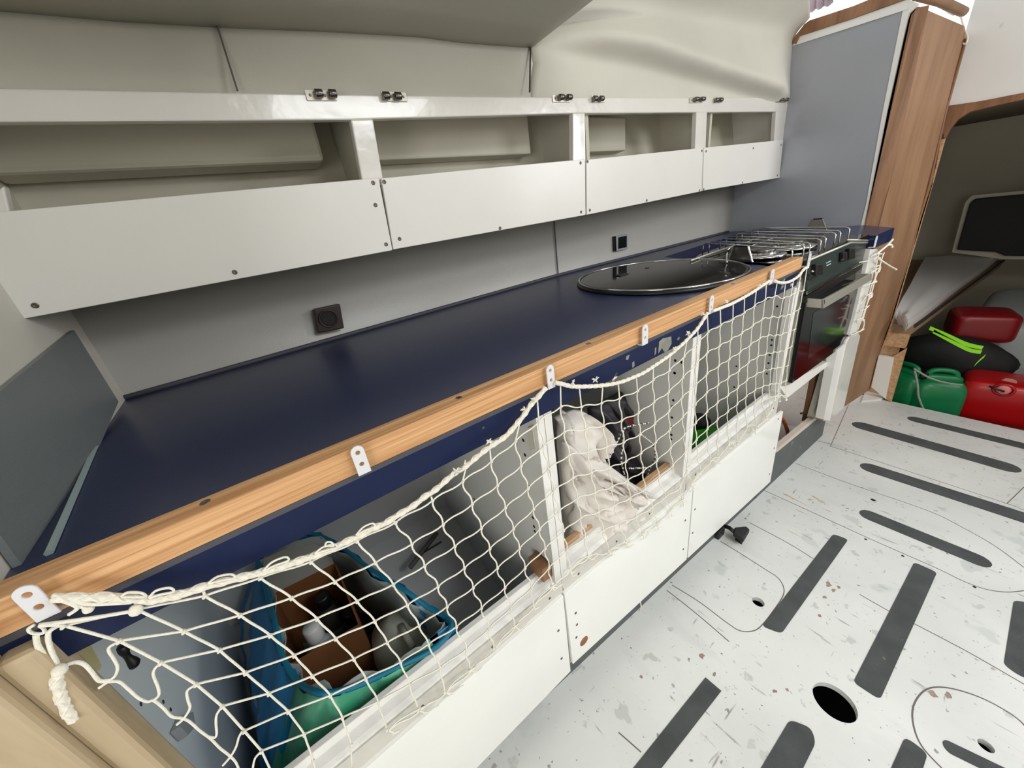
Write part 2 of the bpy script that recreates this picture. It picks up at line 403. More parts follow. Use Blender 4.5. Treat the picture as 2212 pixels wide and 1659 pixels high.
pj = MB(); q0 = V((lx1,.945,1.532)); q1 = PY(1143,200,.871)
pj.obox(q0+V((-.001,-.004,0)), V((.002,0,0)), V((0,.004,0)), q1-q0); pj.build('liner_joint', FSEAM, bpy.data.objects['trim_2'])
pj.obox(q0+V((-.001,-.004,0)), V((.002,0,0)), V((0,.004,0)), q1-q0); pj.build('liner_joint', FSEAM, bpy.data.objects['trim_2'])
struct(MB().box((-.5,1.19,1.1),(2.25,1.2,1.93)).build('wall_back', CREAM))  # unseen backing box added behind the liner to block world light leaks
# dark end edge of the side-deck underside panel
e0 = PZ(1142, 99, 1.537); e1 = PZ(1275, -8, 1.545)
ex = MB().obox(e0, V((.012,0,0)), V((0,0,.012)), e1-e0).build('edge_gap', DARK, bpy.data.objects['ceiling'])
# coachroof, far side, forward bulkhead (behind the camera)
rf = MB()
rf.box((-1.5,-1.5,1.9),(.4,.45,1.93)); rf.box((1.1,-1.5,1.9),(1.8,.8,1.93)); rf.box((.4,-1.5,1.9),(1.1,-.85,1.93)); rf.box((.4,-.25,1.9),(1.1,.45,1.93))
rf.box((1.8,-1.5,1.9),(3.3,-.55,1.93)); rf.box((2.6,-.55,1.9),(3.3,.8,1.93)); rf.box((1.8,.05,1.9),(2.6,.6,1.93))
struct(rf.build('ceiling', CEILM))
struct(MB().box((-1.5,.45,1.5),(.82,.47,1.92)).build('trim_3', CREAM))
struct(MB().box((-1.5,-1.52,-.4),(3.3,-1.5,1.93)).build('wall_front', CREAM))
struct(MB().box((-1.52,-1.5,-.4),(-1.5,1.1,1.93)).build('wall_left', CREAM))
# bulkhead at the left end of the galley
mb = MB().prism([(-.36,.40,-.1),(-.318,.40,-.1),(-.318,.40,.854),(-.262,.40,.854),(-.262,.40,1.6),(-.36,.40,1.6)], (0,.72,0))
wl = struct(mb.build('wall_left', CREAM)); 
gl = lpx([(150,715),(247,870),(150,1090),(105,1197),(30,1232),(-120,1030),(-60,880),(0,836)], PX, -.26)
endp = MB().prism([p+V((.0,0,0)) for p in gl], (.006,0,0)).build('end_splash_panel', GREYD)
tag(endp, 'dark grey laminate panel closing the left end of the worktop', 'panel')
a_, b_ = PZ(248,868,.902), PZ(105,1195,.902)
MB().tube([a_, b_], .0035, 6).build('sealant_bead', SEAL, endp)
# pale wooden end post nearest the camera
post = thing('end_post', PY(60,1400,.40), 'pale wooden post at the near left end of the rail', 'post')
pe = [PY(27,1240,.405), PY(50,1385,.392), PY(179,1456,.392), PY(372,1659,.392), PY(600,1900,.392)]
xr = PY(179,1470,.392).x
MB().box((-.45,.372,-.1),(xr-.022,.40,.99)).build('face_board', BEIGEW, post, bevel=.004)
MB().box((xr-.0225,.381,-.1),(xr+.002,.41,.885)).build('edge_strip', BEIGEW, post, bevel=.005)
fix(post)

# ================================================================== WARDROBE BULKHEAD (aft end of galley)
ward = thing('wardrobe_bulkhead', (2.25,.6,.9), 'tall grey laminated locker end with white strip and brown side board', 'locker')
XB = 2.25
gp = lpx([(1715,98),(1958,22),(1915,235),(1873,455),(1861,489),(1575,499),(1568,380),(1700,205)], PX, XB)
gp = [V((XB,p.y,p.z)) for p in gp]
gp2 = [V((XB,1.12,.86)) if i == 5 else (V((XB,1.12,1.4)) if i == 6 else p) for i, p in enumerate(gp)]
gp2[4] = V((XB, gp[4].y, .86)); gp2[0] = V((XB, .93, gp[0].z)); gp2.append(V((XB,.96,1.4))); gp2[7] = V((XB,1.1,1.4)); gp2[6] = V((XB,1.12,1.3))
MB().prism(gp2, (.02,0,0)).build('end_panel', mat('blue_grey_laminate', (164,166,174), .3, metal=.25, var=.05, vscale=3, bump=.1, bscale=300), ward)
ws = lpx([(1716,101),(1720,84),(1960,2),(1983,8),(1964,18),(1952,28)], PX, XB-.004)
tp = lpx([(1713,99),(1719,78),(1962,-2),(1960,20)], PX, XB-.006)
MB().prism(tp, (.01,0,0)).build('top_strip', WEDGE, ward)
vs = lpx([(1962,-2),(1985,8),(1963,30),(1917,240),(1884,420),(1867,489),(1859,489),(1871,440),(1905,250),(1950,24)], PX, XB-.003)
MB().prism(vs, (.012,0,0)).build('edge_strip', WEDGE, ward)
tr = lpx([(1710,92),(1712,84),(1737,52),(1748,44),(1845,12),(1965,-38),(2000,-30),(1965,-4),(1842,40),(1727,78),(1719,95)], PX, XB-.012)
MB().prism(tr, (.03,0,0)).build('top_moulding', BRWND, ward, bevel=.002)
# brown aisle-side board and its teak corner
bd = [PX(1985,14,XB+.01), PY(2083,56,.452), PX(2088,80,XA), PX(2046,235,XA), PX(2014,400,XA), PX(1972,540,XA), PX(1931,680,XA), PX(1896,775,XA), PX(1881,835,XA)+V((0,0,-.02)),
      V((2.12,.503,-.1)), V((2.12,.503,.85)), V((XB+.01,.50,.85))]
MB().prism(bd, (.0,.02,0)).build('side_board', BRWN, ward)
te = [PX(1978,18,XB-.006), PX(2004,12,XB+.008), PX(1992,70,XB+.014), PX(1925,380,XB+.02), PX(1896,489,XB+.02), V((XB+.03,.49,.3)), V((XB-.006,.497,.3)), PX(1867,489,XB-.006), PX(1918,240,XB-.006), PX(1965,34,XB-.006)]
MB().prism([p+V((0,-.004,0)) for p in te], (0,.004,0)).build('corner_strip', BRWND, ward)
jl = [PX(2083,84,XA-.02), PX(2040,240,XA-.02), PX(2005,400,XA-.02), PX(1962,545,XA-.02), PX(1920,690,XA-.02), PX(1888,772,XA-.02)]
MB().tube([p+V((0,-.004,0)) for p in jl], .006, 8).build('groove_strip', BRWND, ward, True)
hd = [PX(2004,-6,XB+.05), PX(2090,30,XB+.55)]
MB().tube([PX(1980,-12,XB+.02), PX(2030,2,XB+.3), PX(2082,26,XB+.56)], .016, 10).build('top_rail', BRWN, ward, True)
fix(ward)
# cream string dangling at the top of the board
stx = [PX(2035,18,XA-.03),PX(2060,32,XA-.035),PX(2068,18,XA-.03),PX(2076,12,XA-.035),PX(2074,28,XA-.03),PX(2082,60,XA-.035),PX(2090,80,XA-.035),PX(2086,95,XA-.03),PX(2080,93,XA-.03)]
tag(MB().tube(smooth(stx,5), .0032, 6).build('string', ROPEM, None, True), 'short cream string tied round the top of the brown board', 'string')

# white aft bulkhead with the opening to the berth
bk = [V((XA,p.y,p.z)) for p in lpx([(2088,60),(2046,232),(2120,222),(2212,203)], PX, XA)]
far = bk[-1]+(bk[-1]-bk[-2])*8
aft = MB().prism([V((XA,bk[0].y,1.92))]+bk+[V((XA,-.75,far.z)), V((XA,-.75,-.3)), V((XA,-1.5,-.3)), V((XA,-1.5,1.92))], (.02,0,0)).build('wall_right', mat('white_bulkhead_paint',(228,226,224),.6,var=.05,vscale=4,dots=[(9,.72,(205,206,202))]))
struct(aft)
trm = lpx([(2032,276),(2044,229),(2120,218),(2212,200),(2400,160),(2400,176),(2212,215),(2148,229),(2094,242),(2067,259),(2050,280),(2040,300)], PX, XA-.008)
struct(MB().prism(trm, (.04,0,0)).build('trim_4', BRWND, None, bevel=.002))
jm = MB()
jp = [(2040,300),(2018,380),(1984,499),(1972,540),(1931,680),(1922,728),(1900,764)]
ja = lpx(jp, PX, XA+.0)
for a, b in zip(ja, ja[1:]): jm.prism([a, b, b+V((0,.012,0)), a+V((0,.012,0))], (.03,0,0))
struct(jm.build('trim_5', RAWW))
# dark after cabin shell
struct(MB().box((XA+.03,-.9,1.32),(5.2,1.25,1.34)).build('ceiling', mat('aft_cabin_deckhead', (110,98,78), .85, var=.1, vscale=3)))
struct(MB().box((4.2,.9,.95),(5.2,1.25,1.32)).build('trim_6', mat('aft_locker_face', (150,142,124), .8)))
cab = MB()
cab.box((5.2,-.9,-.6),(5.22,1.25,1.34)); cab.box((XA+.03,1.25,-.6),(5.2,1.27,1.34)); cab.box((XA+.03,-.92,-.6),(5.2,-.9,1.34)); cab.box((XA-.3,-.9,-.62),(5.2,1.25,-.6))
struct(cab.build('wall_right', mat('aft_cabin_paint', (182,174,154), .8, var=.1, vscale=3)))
# dark window recess in the after cabin
wp = lpx([(2066,540),(2094,440),(2105,430),(2320,410),(2320,555),(2170,553),(2150,545)], PX, 4.6)
wdw = MB().prism(wp, (.05,0,0)).build('window_1', DARK, None, bevel=.01); struct(wdw)
wf = lpx([(2056,545),(2085,437),(2100,422),(2320,402),(2320,562),(2165,560)], PX, 4.64)
MB().prism(wf, (.03,0,0)).build('window_frame', bpy.data.materials['aft_cabin_paint'], wdw)

# ================================================================== WORKTOP
wt = thing('worktop', (.9,.7,.9), 'long navy blue laminate worktop with a rectangular cooker bay', 'worktop')
YF = .397
bl = PZ(247,868,.9); fl = PZ(105,1195,.9)
bay = [PZ(1416,553,.9), PZ(1560,510,.9)]
bxl_b = V((1.44,.93,.9)); bxl_f = V((1.262,YF,.9)); bxr_f = V((1.905,.385,.9)); bxr_b = V((2.07,.96,.9))
nose = PZ(1931,492,.9)
front_r = PZ(1885,509,.9)
outl = [(fl.x-.02,YF), (bl.x-.01,1.08), (.3,1.10), (1.0,1.13), (1.6,1.11), (2.25,1.08), (2.25,.5), (nose.x,nose.y), (bxr_f.x,bxr_f.y), (bxr_b.x,bxr_b.y), (bxl_b.x,bxl_b.y), (bxl_f.x,bxl_f.y)]
MB().prism([(x,y,.9) for x,y in outl], (0,0,-.045)).build('top', NAVY, wt)
MB().prism([(fl.x-.02,YF-.001,.893),(1.262,YF-.001,.893),(1.262,YF-.001,.854),(fl.x-.02,YF-.001,.854)], (0,.004,0)).build('front_edging', NAVYE, wt)
MB().prism([(bxr_f.x,bxr_f.y-.002,.899),(nose.x,nose.y-.002,.899),(nose.x,nose.y-.002,.853),(bxr_f.x,bxr_f.y-.002,.853)], (0,.003,0)).build('nose_edging', NAVYE, wt)
MB().prism([(fl.x-.02,YF-.003,.899),(1.262,YF-.003,.899),(1.262,YF-.003,.8925),(fl.x-.02,YF-.003,.8925)], (0,.004,0)).build('edge_lip', SEAM, wt)
for q in ([(1424,738),(1432,731),(1450,727),(1451,742),(1443,757),(1436,762),(1430,752),(1422,764)], [(1353,770),(1360,766),(1357,777),(1352,777)], [(1366,783),(1370,780),(1371,790),(1366,795)], [(1415,752),(1418,750),(1417,764),(1414,768)]):
    MB().prism(lpx(q, PY, YF-.0014), (0,.0004,0)).build('scuff', mat('scuff_grey',(138,138,128),.7,var=.2,vscale=60), wt)
fix(wt)
# sealing strip along the back joint
bpts = [V((x, yb(x)-.012, .904)) for x in [-.285+.1*i for i in range(26)]]
tag(MB().tube(bpts, .006, 6).build('joint_strip', SEAM, None, True), 'dark grey sealing strip along the rear edge of the worktop', 'strip')

# wooden fiddle rail
rail = thing('fiddle_rail', (.5,.405,.9), 'orange-toned softwood rail along the front edge of the blue worktop', 'rail')
RX1 = 1.262
MB().box((-.31,.392,.9),(RX1,.42,.932)).build('batten', RAILW, rail, bevel=.0015)
for p in [(443,1085),(991,859),(1271,742),(1492,640),(1583,613)]:
    c = PZ(*p, .932); MB().lathe([(.0046,0),(.0044,.0003),(.002,.0003),(.0015,-.0005)], c, (0,0,1), 12).build('screw', SCREWM, rail)
fix(rail)

# ================================================================== SOCKETS
sk = thing('wall_socket', PY(707,687,1.052), 'dark brown square power socket with round recess on grey splashback', 'socket')
q = lpx([(676,668),(733,656),(742,708),(685,719)], PY, 1.052)
MB().prism([p+V((0,-.01,0)) for p in q], (0,.02,0)).build('frame', BRNPL, sk, bevel=.003)
c = PY(709,688,1.04)
MB().lathe([(.0225,0),(.0225,.003),(.0195,.003),(.0185,-.004),(.0001,-.004)], c, (0,-1,0), 28).build('recess_ring', BRNPL, sk, True)
MB().lathe([(.0185,0),(.0185,.001)], c, (0,-1,0), 28).build('recess_floor', DARK, sk)
for dx in (-.0085,.0085): MB().lathe([(.003,0),(.003,.0022)], c+V((dx,0,.001)), (0,-1,0), 10).build('pin_hole', BLACKP, sk)
fix(sk)
sw = thing('wall_socket', PY(1340,523,1.09), 'small black socket in a silver square frame above the sink', 'socket')
q = lpx([(1328,510),(1353,505),(1353,538),(1329,543)], PY, 1.09)
MB().prism([p+V((0,-.008,0)) for p in q], (0,.02,0)).build('frame', SOCKW, sw, bevel=.002)
q = lpx([(1332,513),(1350,509),(1350,534),(1332,538)], PY, 1.09)
MB().prism([p+V((0,-.0105,0)) for p in q], (0,.006,0)).build('rocker', SOCKB, sw, bevel=.002)
q = lpx([(1325,511),(1329,510),(1330,543),(1326,542)], PY, 1.09)
MB().prism([p+V((0,-.006,0)) for p in q], (0,.014,0)).build('back_box', SOCKB, sw)
fix(sw)

# ================================================================== OVERHEAD SHELF
sh = thing('wall_cupboard', (1.0,.87,1.2), 'long white wall cupboard with open doorless bays above the worktop', 'cupboard')
YS = .855; YR = .865
def fpoly(pts, y=YR): return lpx(pts, PY, y)
top_l = [(-260,186),(0,190),(300,196),(700,203),(1100,209),(1400,211),(1697,211)]
# face frame pieces
fr = MB()
fr.prism(fpoly([(-260,186),(0,190),(250,195),(500,200),(700,203),(900,206),(1100,209),(1400,211),(1699,211),(1697,241),(1505,243),(1240,245),(806,257),(760,259),(0,264),(-260,275)]), (0,.018,0))
for q in [[(758,258),(806,257),(830,400),(785,405)], [(1238,244),(1264,244),(1266,360),(1238,362)], [(1505,242),(1528,242),(1524,335),(1501,338)], [(1677,240),(1697,240),(1692,312),(1672,315)]]:
    fr.prism(fpoly(q), (0,.018,0))
fr.prism(fpoly([(-40,440),(8,400),(22,462),(30,480),(-20,500)]), (0,.018,0))
fr.build('face_frame', WHITE, sh, bevel=.0025)
panels = [[(-10,460),(20,456),(400,421),(818,384),(848,540),(846,541),(45,690),(-60,548)],
          [(824,385),(1040,364),(1259,344),(1264,344),(1265,463),(1262,465),(850,539)],
          [(1267,345),(1519,319),(1516,413),(1268,464)],
          [(1521,319),(1692,302),(1684,384),(1518,412)]]
scr = [[(806,395),(834,528),(507,588),(76,660),(811,443)], [(830,393),(863,516),(1080,493),(1254,352),(1255,458)],
       [(1269,349),(1274,454),(1397,433),(1516,326),(1511,411)], [(1525,327),(1520,409),(1604,394),(1687,313),(1679,379),(1627,320)]]
for q, sc_ in zip(panels, scr):
    p_ = MB().prism(fpoly(q, YS), (0,.009,0)).build('front_panel', WHITEP, sh, bevel=.0012)
    for s_ in sc_: screw(p_, PY(*s_, YS), (0,-1,0), .0042)
# interior: floor, top, ends, dividers, liner behind with battens
MB().prism([(-.262,YS+.012,1.103),(2.25,YS+.012,1.1385),(2.25,YS+.012,1.144),(-.262,YS+.012,1.109)], (0,.23,0)).build('shelf_floor', INNER, sh)
MB().prism([(-.262,YR+.018,1.357),(2.25,YR+.018,1.430),(2.25,YR+.018,1.434),(-.262,YR+.018,1.361)], (0,.25,.13)).build('shelf_top', INNER, sh)
for x in (.305,.955,1.632): zt0 = 1.357+.029*(x+.26); MB().prism([(x,YR+.018,1.1285),(x,1.12,1.1285),(x,1.12,zt0+.12),(x,YR+.018,zt0)], (.014,0,0)).build('divider', INNER, sh)
MB().box((-.262,YR,1.10),(-.25,1.12,1.35)).build('divider', INNER, sh)
MB().prism([(2.235,YR+.001,1.145),(2.235,1.14,1.145),(2.235,1.14,1.56),(2.235,YR+.001,1.428)], (.014,0,0)).build('divider', WHITE, sh)
def ybk(z): return 1.035+(z-1.12)*.3
mb = MB().grid(lambda u, v_: (lerp(-.25,2.24,u), 1.04+.07*v_, lerp(1.125,1.48,v_)), 4, 4); mb.build('back_lining', INNER, sh, True)
beam = MB()
zb0 = PY(0,368,1.0).z; zb1 = PY(690,348,1.0).z
def beamf(u, v_):
    x = lerp(-.25, .27, u); z0 = 1.293+.004*math.sin(u*3)-.0*u
    ang = lerp(0, 1, v_)
    return (x, 1.0+.05*max(0, (1-v_)-.85)/.15-(.0 if v_ > .1 else 0)+.02*v_, lerp(z0, 1.40, v_))
beam.grid(beamf, 8, 8); 
b1 = MB(); b1.prism([(-.25,1.0,1.30),(-.25,.99,1.405),(-.25,1.1,1.46),(-.25,1.06,1.292)], (.50,0,0)); b1.build('hull_batten', INNER, sh, bevel=.008)
b2 = MB(); b2.prism([(.33,1.02,1.30),(.33,1.02,1.43),(.33,1.1,1.47),(.33,1.07,1.296)], (.53,0,0)); b2.build('hull_batten', INNER, sh, bevel=.004)
b3 = MB(); b3.prism([(.975,1.03,1.30),(.975,1.03,1.40),(.975,1.1,1.42),(.975,1.08,1.296)], (.35,0,0)); b3.build('hull_batten', INNER, sh, bevel=.003)
MB().box((1.66,1.04,1.2),(1.82,1.06,1.385)).build('hull_batten', INNER, sh, bevel=.003)
fix(sh)
# strap hinges left on the top rail
HG = [((660,206),(725,207),1),((823,208),(878,210),-1),((1193,213),(1230,213),1),((1277,214),(1306,214),-1),((1489,217),(1517,216),1),((1541,217),(1560,216),-1),((1675,217),(1697,217),1)]
names = ['first bare hinge from the left on the white cupboard rail', 'second bare hinge from the left, just right of the widest divider', 'third bare hinge from the left, before the second divider', 'fourth bare hinge from the left, right after the second divider', 'fifth bare hinge from the left, before the narrow third divider', 'sixth bare hinge from the left, just after the third divider', 'rightmost bare hinge, beside the grey locker end']
def make_hinge(L_):
    root = thing('hinge', (0,0,0), '', 'hinge', 'bare steel hinges along the cupboard rail')
    MB().box((0,-.002,-.008),(L_,0,.008)).build('leaf', STEEL, root, bevel=.0006)
    for k in (0.30, 0.76):
        MB().lathe([(.0058,0),(.0068,.0008),(.0068,L_*.25-.001),(.0058,L_*.25)], (L_*(k-.02),-.0085,.001), (1,0,0), 16).build('knuckle', STEELD, root, True)
    for k in (.14,.62): MB().lathe([(.0025,0),(.002,.001)], (L_*k,-.002,0), (0,-1,0), 10).build('screw', SCREWM, root)
    return root
for (a, b, d), nm in zip(HG, names):
    p, q = PY(*a, YR-.001), PY(*b, YR-.001); L_ = (q-p).length
    h = make_hinge(L_); h['label'] = nm+', polished steel'
    ang = math.atan2(q.z-p.z, q.x-p.x)
    if d > 0: h.matrix_world = Matrix.Translation(p) @ Matrix.Rotation(-ang, 4, 'Y')
    else: h.matrix_world = Matrix.Translation(q) @ Matrix.Rotation(-ang, 4, 'Y') @ Matrix.Rotation(math.pi, 4, 'Y')

# ================================================================== SINK COVER
sc = thing('sink_cover', (1.06,.70,.9), 'round black glass sink lid with chrome rim set in blue worktop', 'sink')
cc = V((1.075,.712,.9)); rr = .248
MB().lathe([(rr+.006,0),(rr+.006,.006),(rr+.002,.011),(rr-.004,.012),(rr-.008,.009)], cc, (0,0,1), 72).build('outer_ring', BLACKP, sc, True)
MB().tube([cc+V((math.cos(a)*(rr-.001), math.sin(a)*(rr-.001), .0125)) for a in [2*math.pi*k/72 for k in range(72)]], .0028, 8, True).build('chrome_rim', CHROME, sc, True)
MB().lathe([(rr-.006,.002),(rr-.006,.0115),(rr-.010,.0125)], cc, (0,0,1), 72).build('glass_lid', BGLASS, sc)
p = PZ(1342,594,.9125)
MB().box(p+V((-.022,-.014,0)), p+V((.022,.014,.002))).build('finger_pull', BLACKP, sc, bevel=.001)
MB().lathe([(.008,0),(.007,.0015)], PZ(1398,579,.9125), (0,0,1), 16).build('tap_hole_plug', BLACKP, sc)
fix(sc)

# ================================================================== COOKER
ck = thing('cooker', (1.65,.6,.9), 'built-in black glass hob and oven with steel handle, at the right end', 'cooker')
YO = .394
hz = .905
hobp = [PZ(1560,571,hz), PZ(1497,558,hz), V((1.42,.90,hz)), V((1.93,.92,hz)), PZ(1850,517,hz), PZ(1755,556,hz), PZ(1700,580,hz)]
hb = [V((1.285,.402,hz)), PZ(1500,557,hz), V((1.47,.80,hz)), V((2.03,.84,hz)), V((1.905,.402,hz))]
MB().prism(hb, (0,0,-.03)).build('hob_plate', BGLASS, ck, bevel=.002)
MB().tube([PZ(1492,563,hz+.012), PZ(1545,544,hz+.012), PZ(1592,529,hz+.012)], .0035, 8).build('rear_trim', STEEL, ck, True)
sfr = PZ(1836,524,hz); 
for (px, py, r) in [(1644,553,.07), (1700,535,.085)]:
    c = PZ(px, py, hz+.004)
    MB().lathe([(r,0),(r*.98,.006),(r*.8,.010),(r*.62,.004),(r*.6,.012),(r*.5,.016),(.001,.016)], c, (0,0,1), 36).build('burner', CHROME, ck, True)
    MB().lathe([(r*.55,.016),(r*.56,.022),(r*.45,.026),(.001,.026)], c, (0,0,1), 30).build('burner_cap', STEELD, ck, True)
cp = lpx([(1745,563),(1838,524),(1873,524),(1863,566),(1745,634)], PY, YO)
MB().prism(cp, (0,.012,0)).build('control_panel', PGLASS, ck, bevel=.001)
MB().tube([PY(1747,562,YO-.002), PY(1838,524,YO-.002), PY(1873,524,YO-.002)], .0035, 6).build('panel_trim', STEEL, ck, True)
MB().tube([PY(1830,518.5,YO+.01), PY(1888,519,YO+.01), PY(1869,582,YO+.01)], .0035, 6).build('frame_trim', STEEL, ck, True)
# knobs
def knob(cen, wd, top, bot):
    q = [PY(cen-wd/2+3,top,YO-.013), PY(cen+wd/2,top-1,YO-.013), PY(cen+wd/2,bot-2,YO-.013), PY(cen-wd/2+3,bot,YO-.013)]
    o = MB().prism(q, (0,.013,0)).build('knob', BLACKP, ck, bevel=.003); return o
knob(1770,17,571,596); knob(1841,14,537,561); knob(1826,11,545,566); knob(1753,9,594,606)
MB().lathe([(.007,0),(.006,.012)], PY(1813,561,YO), (0,-1,0), 12).build('igniter_button', BLACKP, ck, True)
logo = lambda a, b: MB().prism([PY(a[0],a[1],YO-.0006), PY(b[0],b[1],YO-.0006), PY(b[0],b[1]+2,YO-.0006), PY(a[0],a[1]+2,YO-.0006)], (0,.0005,0)).build('panel_marking', mat('pale_print',(170,190,190),.5), ck)
logo((1785,567.5),(1795,562.5)); logo((1785.5,573),(1795,568.5))
# door
MB().prism(lpx([(1743,640),(1866,565),(1860,582),(1742,655)], PY, YO-.004), (0,.02,0)).build('door_top_trim', BLACKP, ck)
for dy in (0, 4): MB().tube([PY(1743,631+dy,YO-.008), PY(1868,562+dy,YO-.008)], .0016, 6).build('trim_line', CHROME, ck)
door = MB().prism(lpx([(1742,646),(1864,572),(1829,742),(1711,828)], PY, YO), (0,.025,0)).build('oven_door', mat('oven_door_glass', (14,12,13), .10, spec=.3), ck, bevel=.001)
MB().prism(lpx([(1757,676),(1845,622),(1822,722),(1745,776)], PY, YO-.0008), (0,.0007,0)).build('window', mat('smoky_window',(34,38,38),.1,spec=.6,var=.3,vscale=12), door)
MB().tube([PY(1858,619,YO-.003), PY(1834,722,YO-.003), PY(1826,748,YO-.003)], .004, 6).build('side_trim', STEEL, ck, True)
h1, h2 = PY(1779.5,648,.35), PY(1779.5,666.5,.35); h3, h4 = PY(1883,591,.35), PY(1883,605,.35)
zc = h1.z; xh0 = h1.x; xh1 = h3.x; hh = h1.z-h2.z
hm = MB(); hm.prism([h1, h3, h4, h2], (0,.007,0))
hm.prism([h1+V((.0,0,0)), h1+V((0,YO-.35,0)), h2+V((0,YO-.35,0)), h2], (.009,0,0))
hm.prism([h3, h3+V((0,YO-.35,0)), h4+V((0,YO-.35,0)), h4], (-.009,0,0)); hm.build('handle', STEEL, ck, bevel=.0008)
MB().prism(lpx([(1731,600),(1743,600),(1711,828),(1697,834)], PY, YO+.012), (0,.02,0)).build('side_strip', STEEL, ck)
fix(ck)
# pan-holder rack of steel wires
rk = thing('pan_rack', (1.5,.6,.9), 'chrome wire pan rack standing over the black hob', 'rack')
zt = .957; zbm = .912
fts = [(1310,418),(1465,358),(1545,335),(1690,285),(1755,252),(1885,198),(1950,175),(2070,128)]
bts = [(120,332),(200,318),(350,275),(430,252),(565,210),(640,190),(765,150),(850,140)]
for a, b in zip(fts, bts):
    f_ = PZ(*cK(*a), zt); b_ = PZ(*cK(*b), zt); d = (b_-f_).normalized()
    pts = [V((f_.x,f_.y,zbm)), V((f_.x,f_.y,zt-.014)), V((f_.x,f_.y,zt-.006))+d*.0015, V((f_.x,f_.y,zt-.0015))+d*.006, f_+d*.014, b_-d*.014, V((b_.x,b_.y,zt-.0015))-d*.006, V((b_.x,b_.y,zt-.006))-d*.0015, V((b_.x,b_.y,zt-.014)), V((b_.x,b_.y,zbm))]
    MB().tube(pts, .0021, 8).build('wire', CHROME, rk, True)
for a, b in [((685,330),(1270,140)),((760,372),(1430,138))]:
    MB().tube([PZ(*cK(*a), zt-.004), PZ(*cK(*b), zt-.004)], .0024, 8).build('long_rod', STEELD, rk, True)
fl_ = [PZ(*cK(*a), zt) for a in (fts[0], fts[-1])]; bl_ = [PZ(*cK(*a), zt) for a in (bts[0], bts[-1])]
for pr in (fl_, bl_): MB().tube([V((p.x,p.y,zbm)) for p in pr], .0028, 8).build('base_rod', STEELD, rk, True)
q = [PZ(*cK(430,600),.915), PZ(*cK(432,470),.94), PZ(*cK(450,420),.953), PZ(*cK(550,365),.957)]
MB().tube(smooth(q,5), .0024, 8).build('end_wire', CHROME, rk, True)
fix(rk)
# pan clamps
def clamp(pts, label, dpt):
    t = thing('pan_clamp', pts[2], label, 'clamp')
    vt = [V(p) for p in pts]
    MB().prism(vt, (.012,dpt,0)).build('plate', STEEL if 'shiny' in label else STEELD, t, bevel=.001)
    MB().tube([vt[1]+V((0,-.001,0)), vt[2]+V((0,-.001,0))], .003, 6).build('edge', CHROME, t)
    MB().tube([vt[0]+V((0,-.001,.001)), vt[1]+V((0,-.001,.001))], .003, 6).build('lip', BLACKP, t)
    fix(t)
b0 = PZ(1573,566,.907); b1 = PZ(1624,566,.907)
yc = b0.y
def onp(px, py, P0, nrm): r = ray(px, py); return CAM+r*((P0-CAM).dot(nrm)/r.dot(nrm))
nr = (b1-b0).cross(V((0,0,1))).normalized()
clamp([onp(1585,533,b0,nr), onp(1615,532,b0,nr), b1, b0], 'dark steel trapezoid pan clamp at the front left of the hob', .01)
b0 = PZ(1744,497,.907); b1 = PZ(1786,499,.907); nr = (b1-b0).cross(V((0,0,1))).normalized()
clamp([onp(1757,474,b0,nr), onp(1776,473,b0,nr), b1, b0], 'shiny steel pan clamp at the far right of the hob', .012)

# ================================================================== BASE CABINETS
YD = .395; YC = .405
bays = [(-.300, .300, 'nearest'), (.3310, .7450, 'middle'), (.7765, 1.300, 'far')]
ZB = .18
zt_d = .425; zs = .470
labels = ['nearest open base cabinet, holding the blue shopping bag', 'middle open base cabinet, stuffed with the white cloth', 'far open base cabinet beside the oven, green bag inside']
doors = [[(-.30,zt_d),(.313,zt_d),(.313,.160),(-.30,.160)], None, None]
holes = [[cE(785,603),cE(803,750),cE(840,1060),cE(882,1375),cE(893,1462),cE(900,1510),cC(1345,115),cC(1260,225)],
         [cI(103,1210),cI(180,1232),cI(95,1360),cG(1628,358),cG(1620,430),cG(1612,563),cG(1608,678),cG(1605,770),cG(1602,822),cG(1645,33)],
         [cI(1320,563),cI(1258,963),cI(1250,1027),cI(1232,1143),cI(1217,1241),cI(1203,1318),cI(1197,1367),cI(835,1278),cI(808,1527)]]
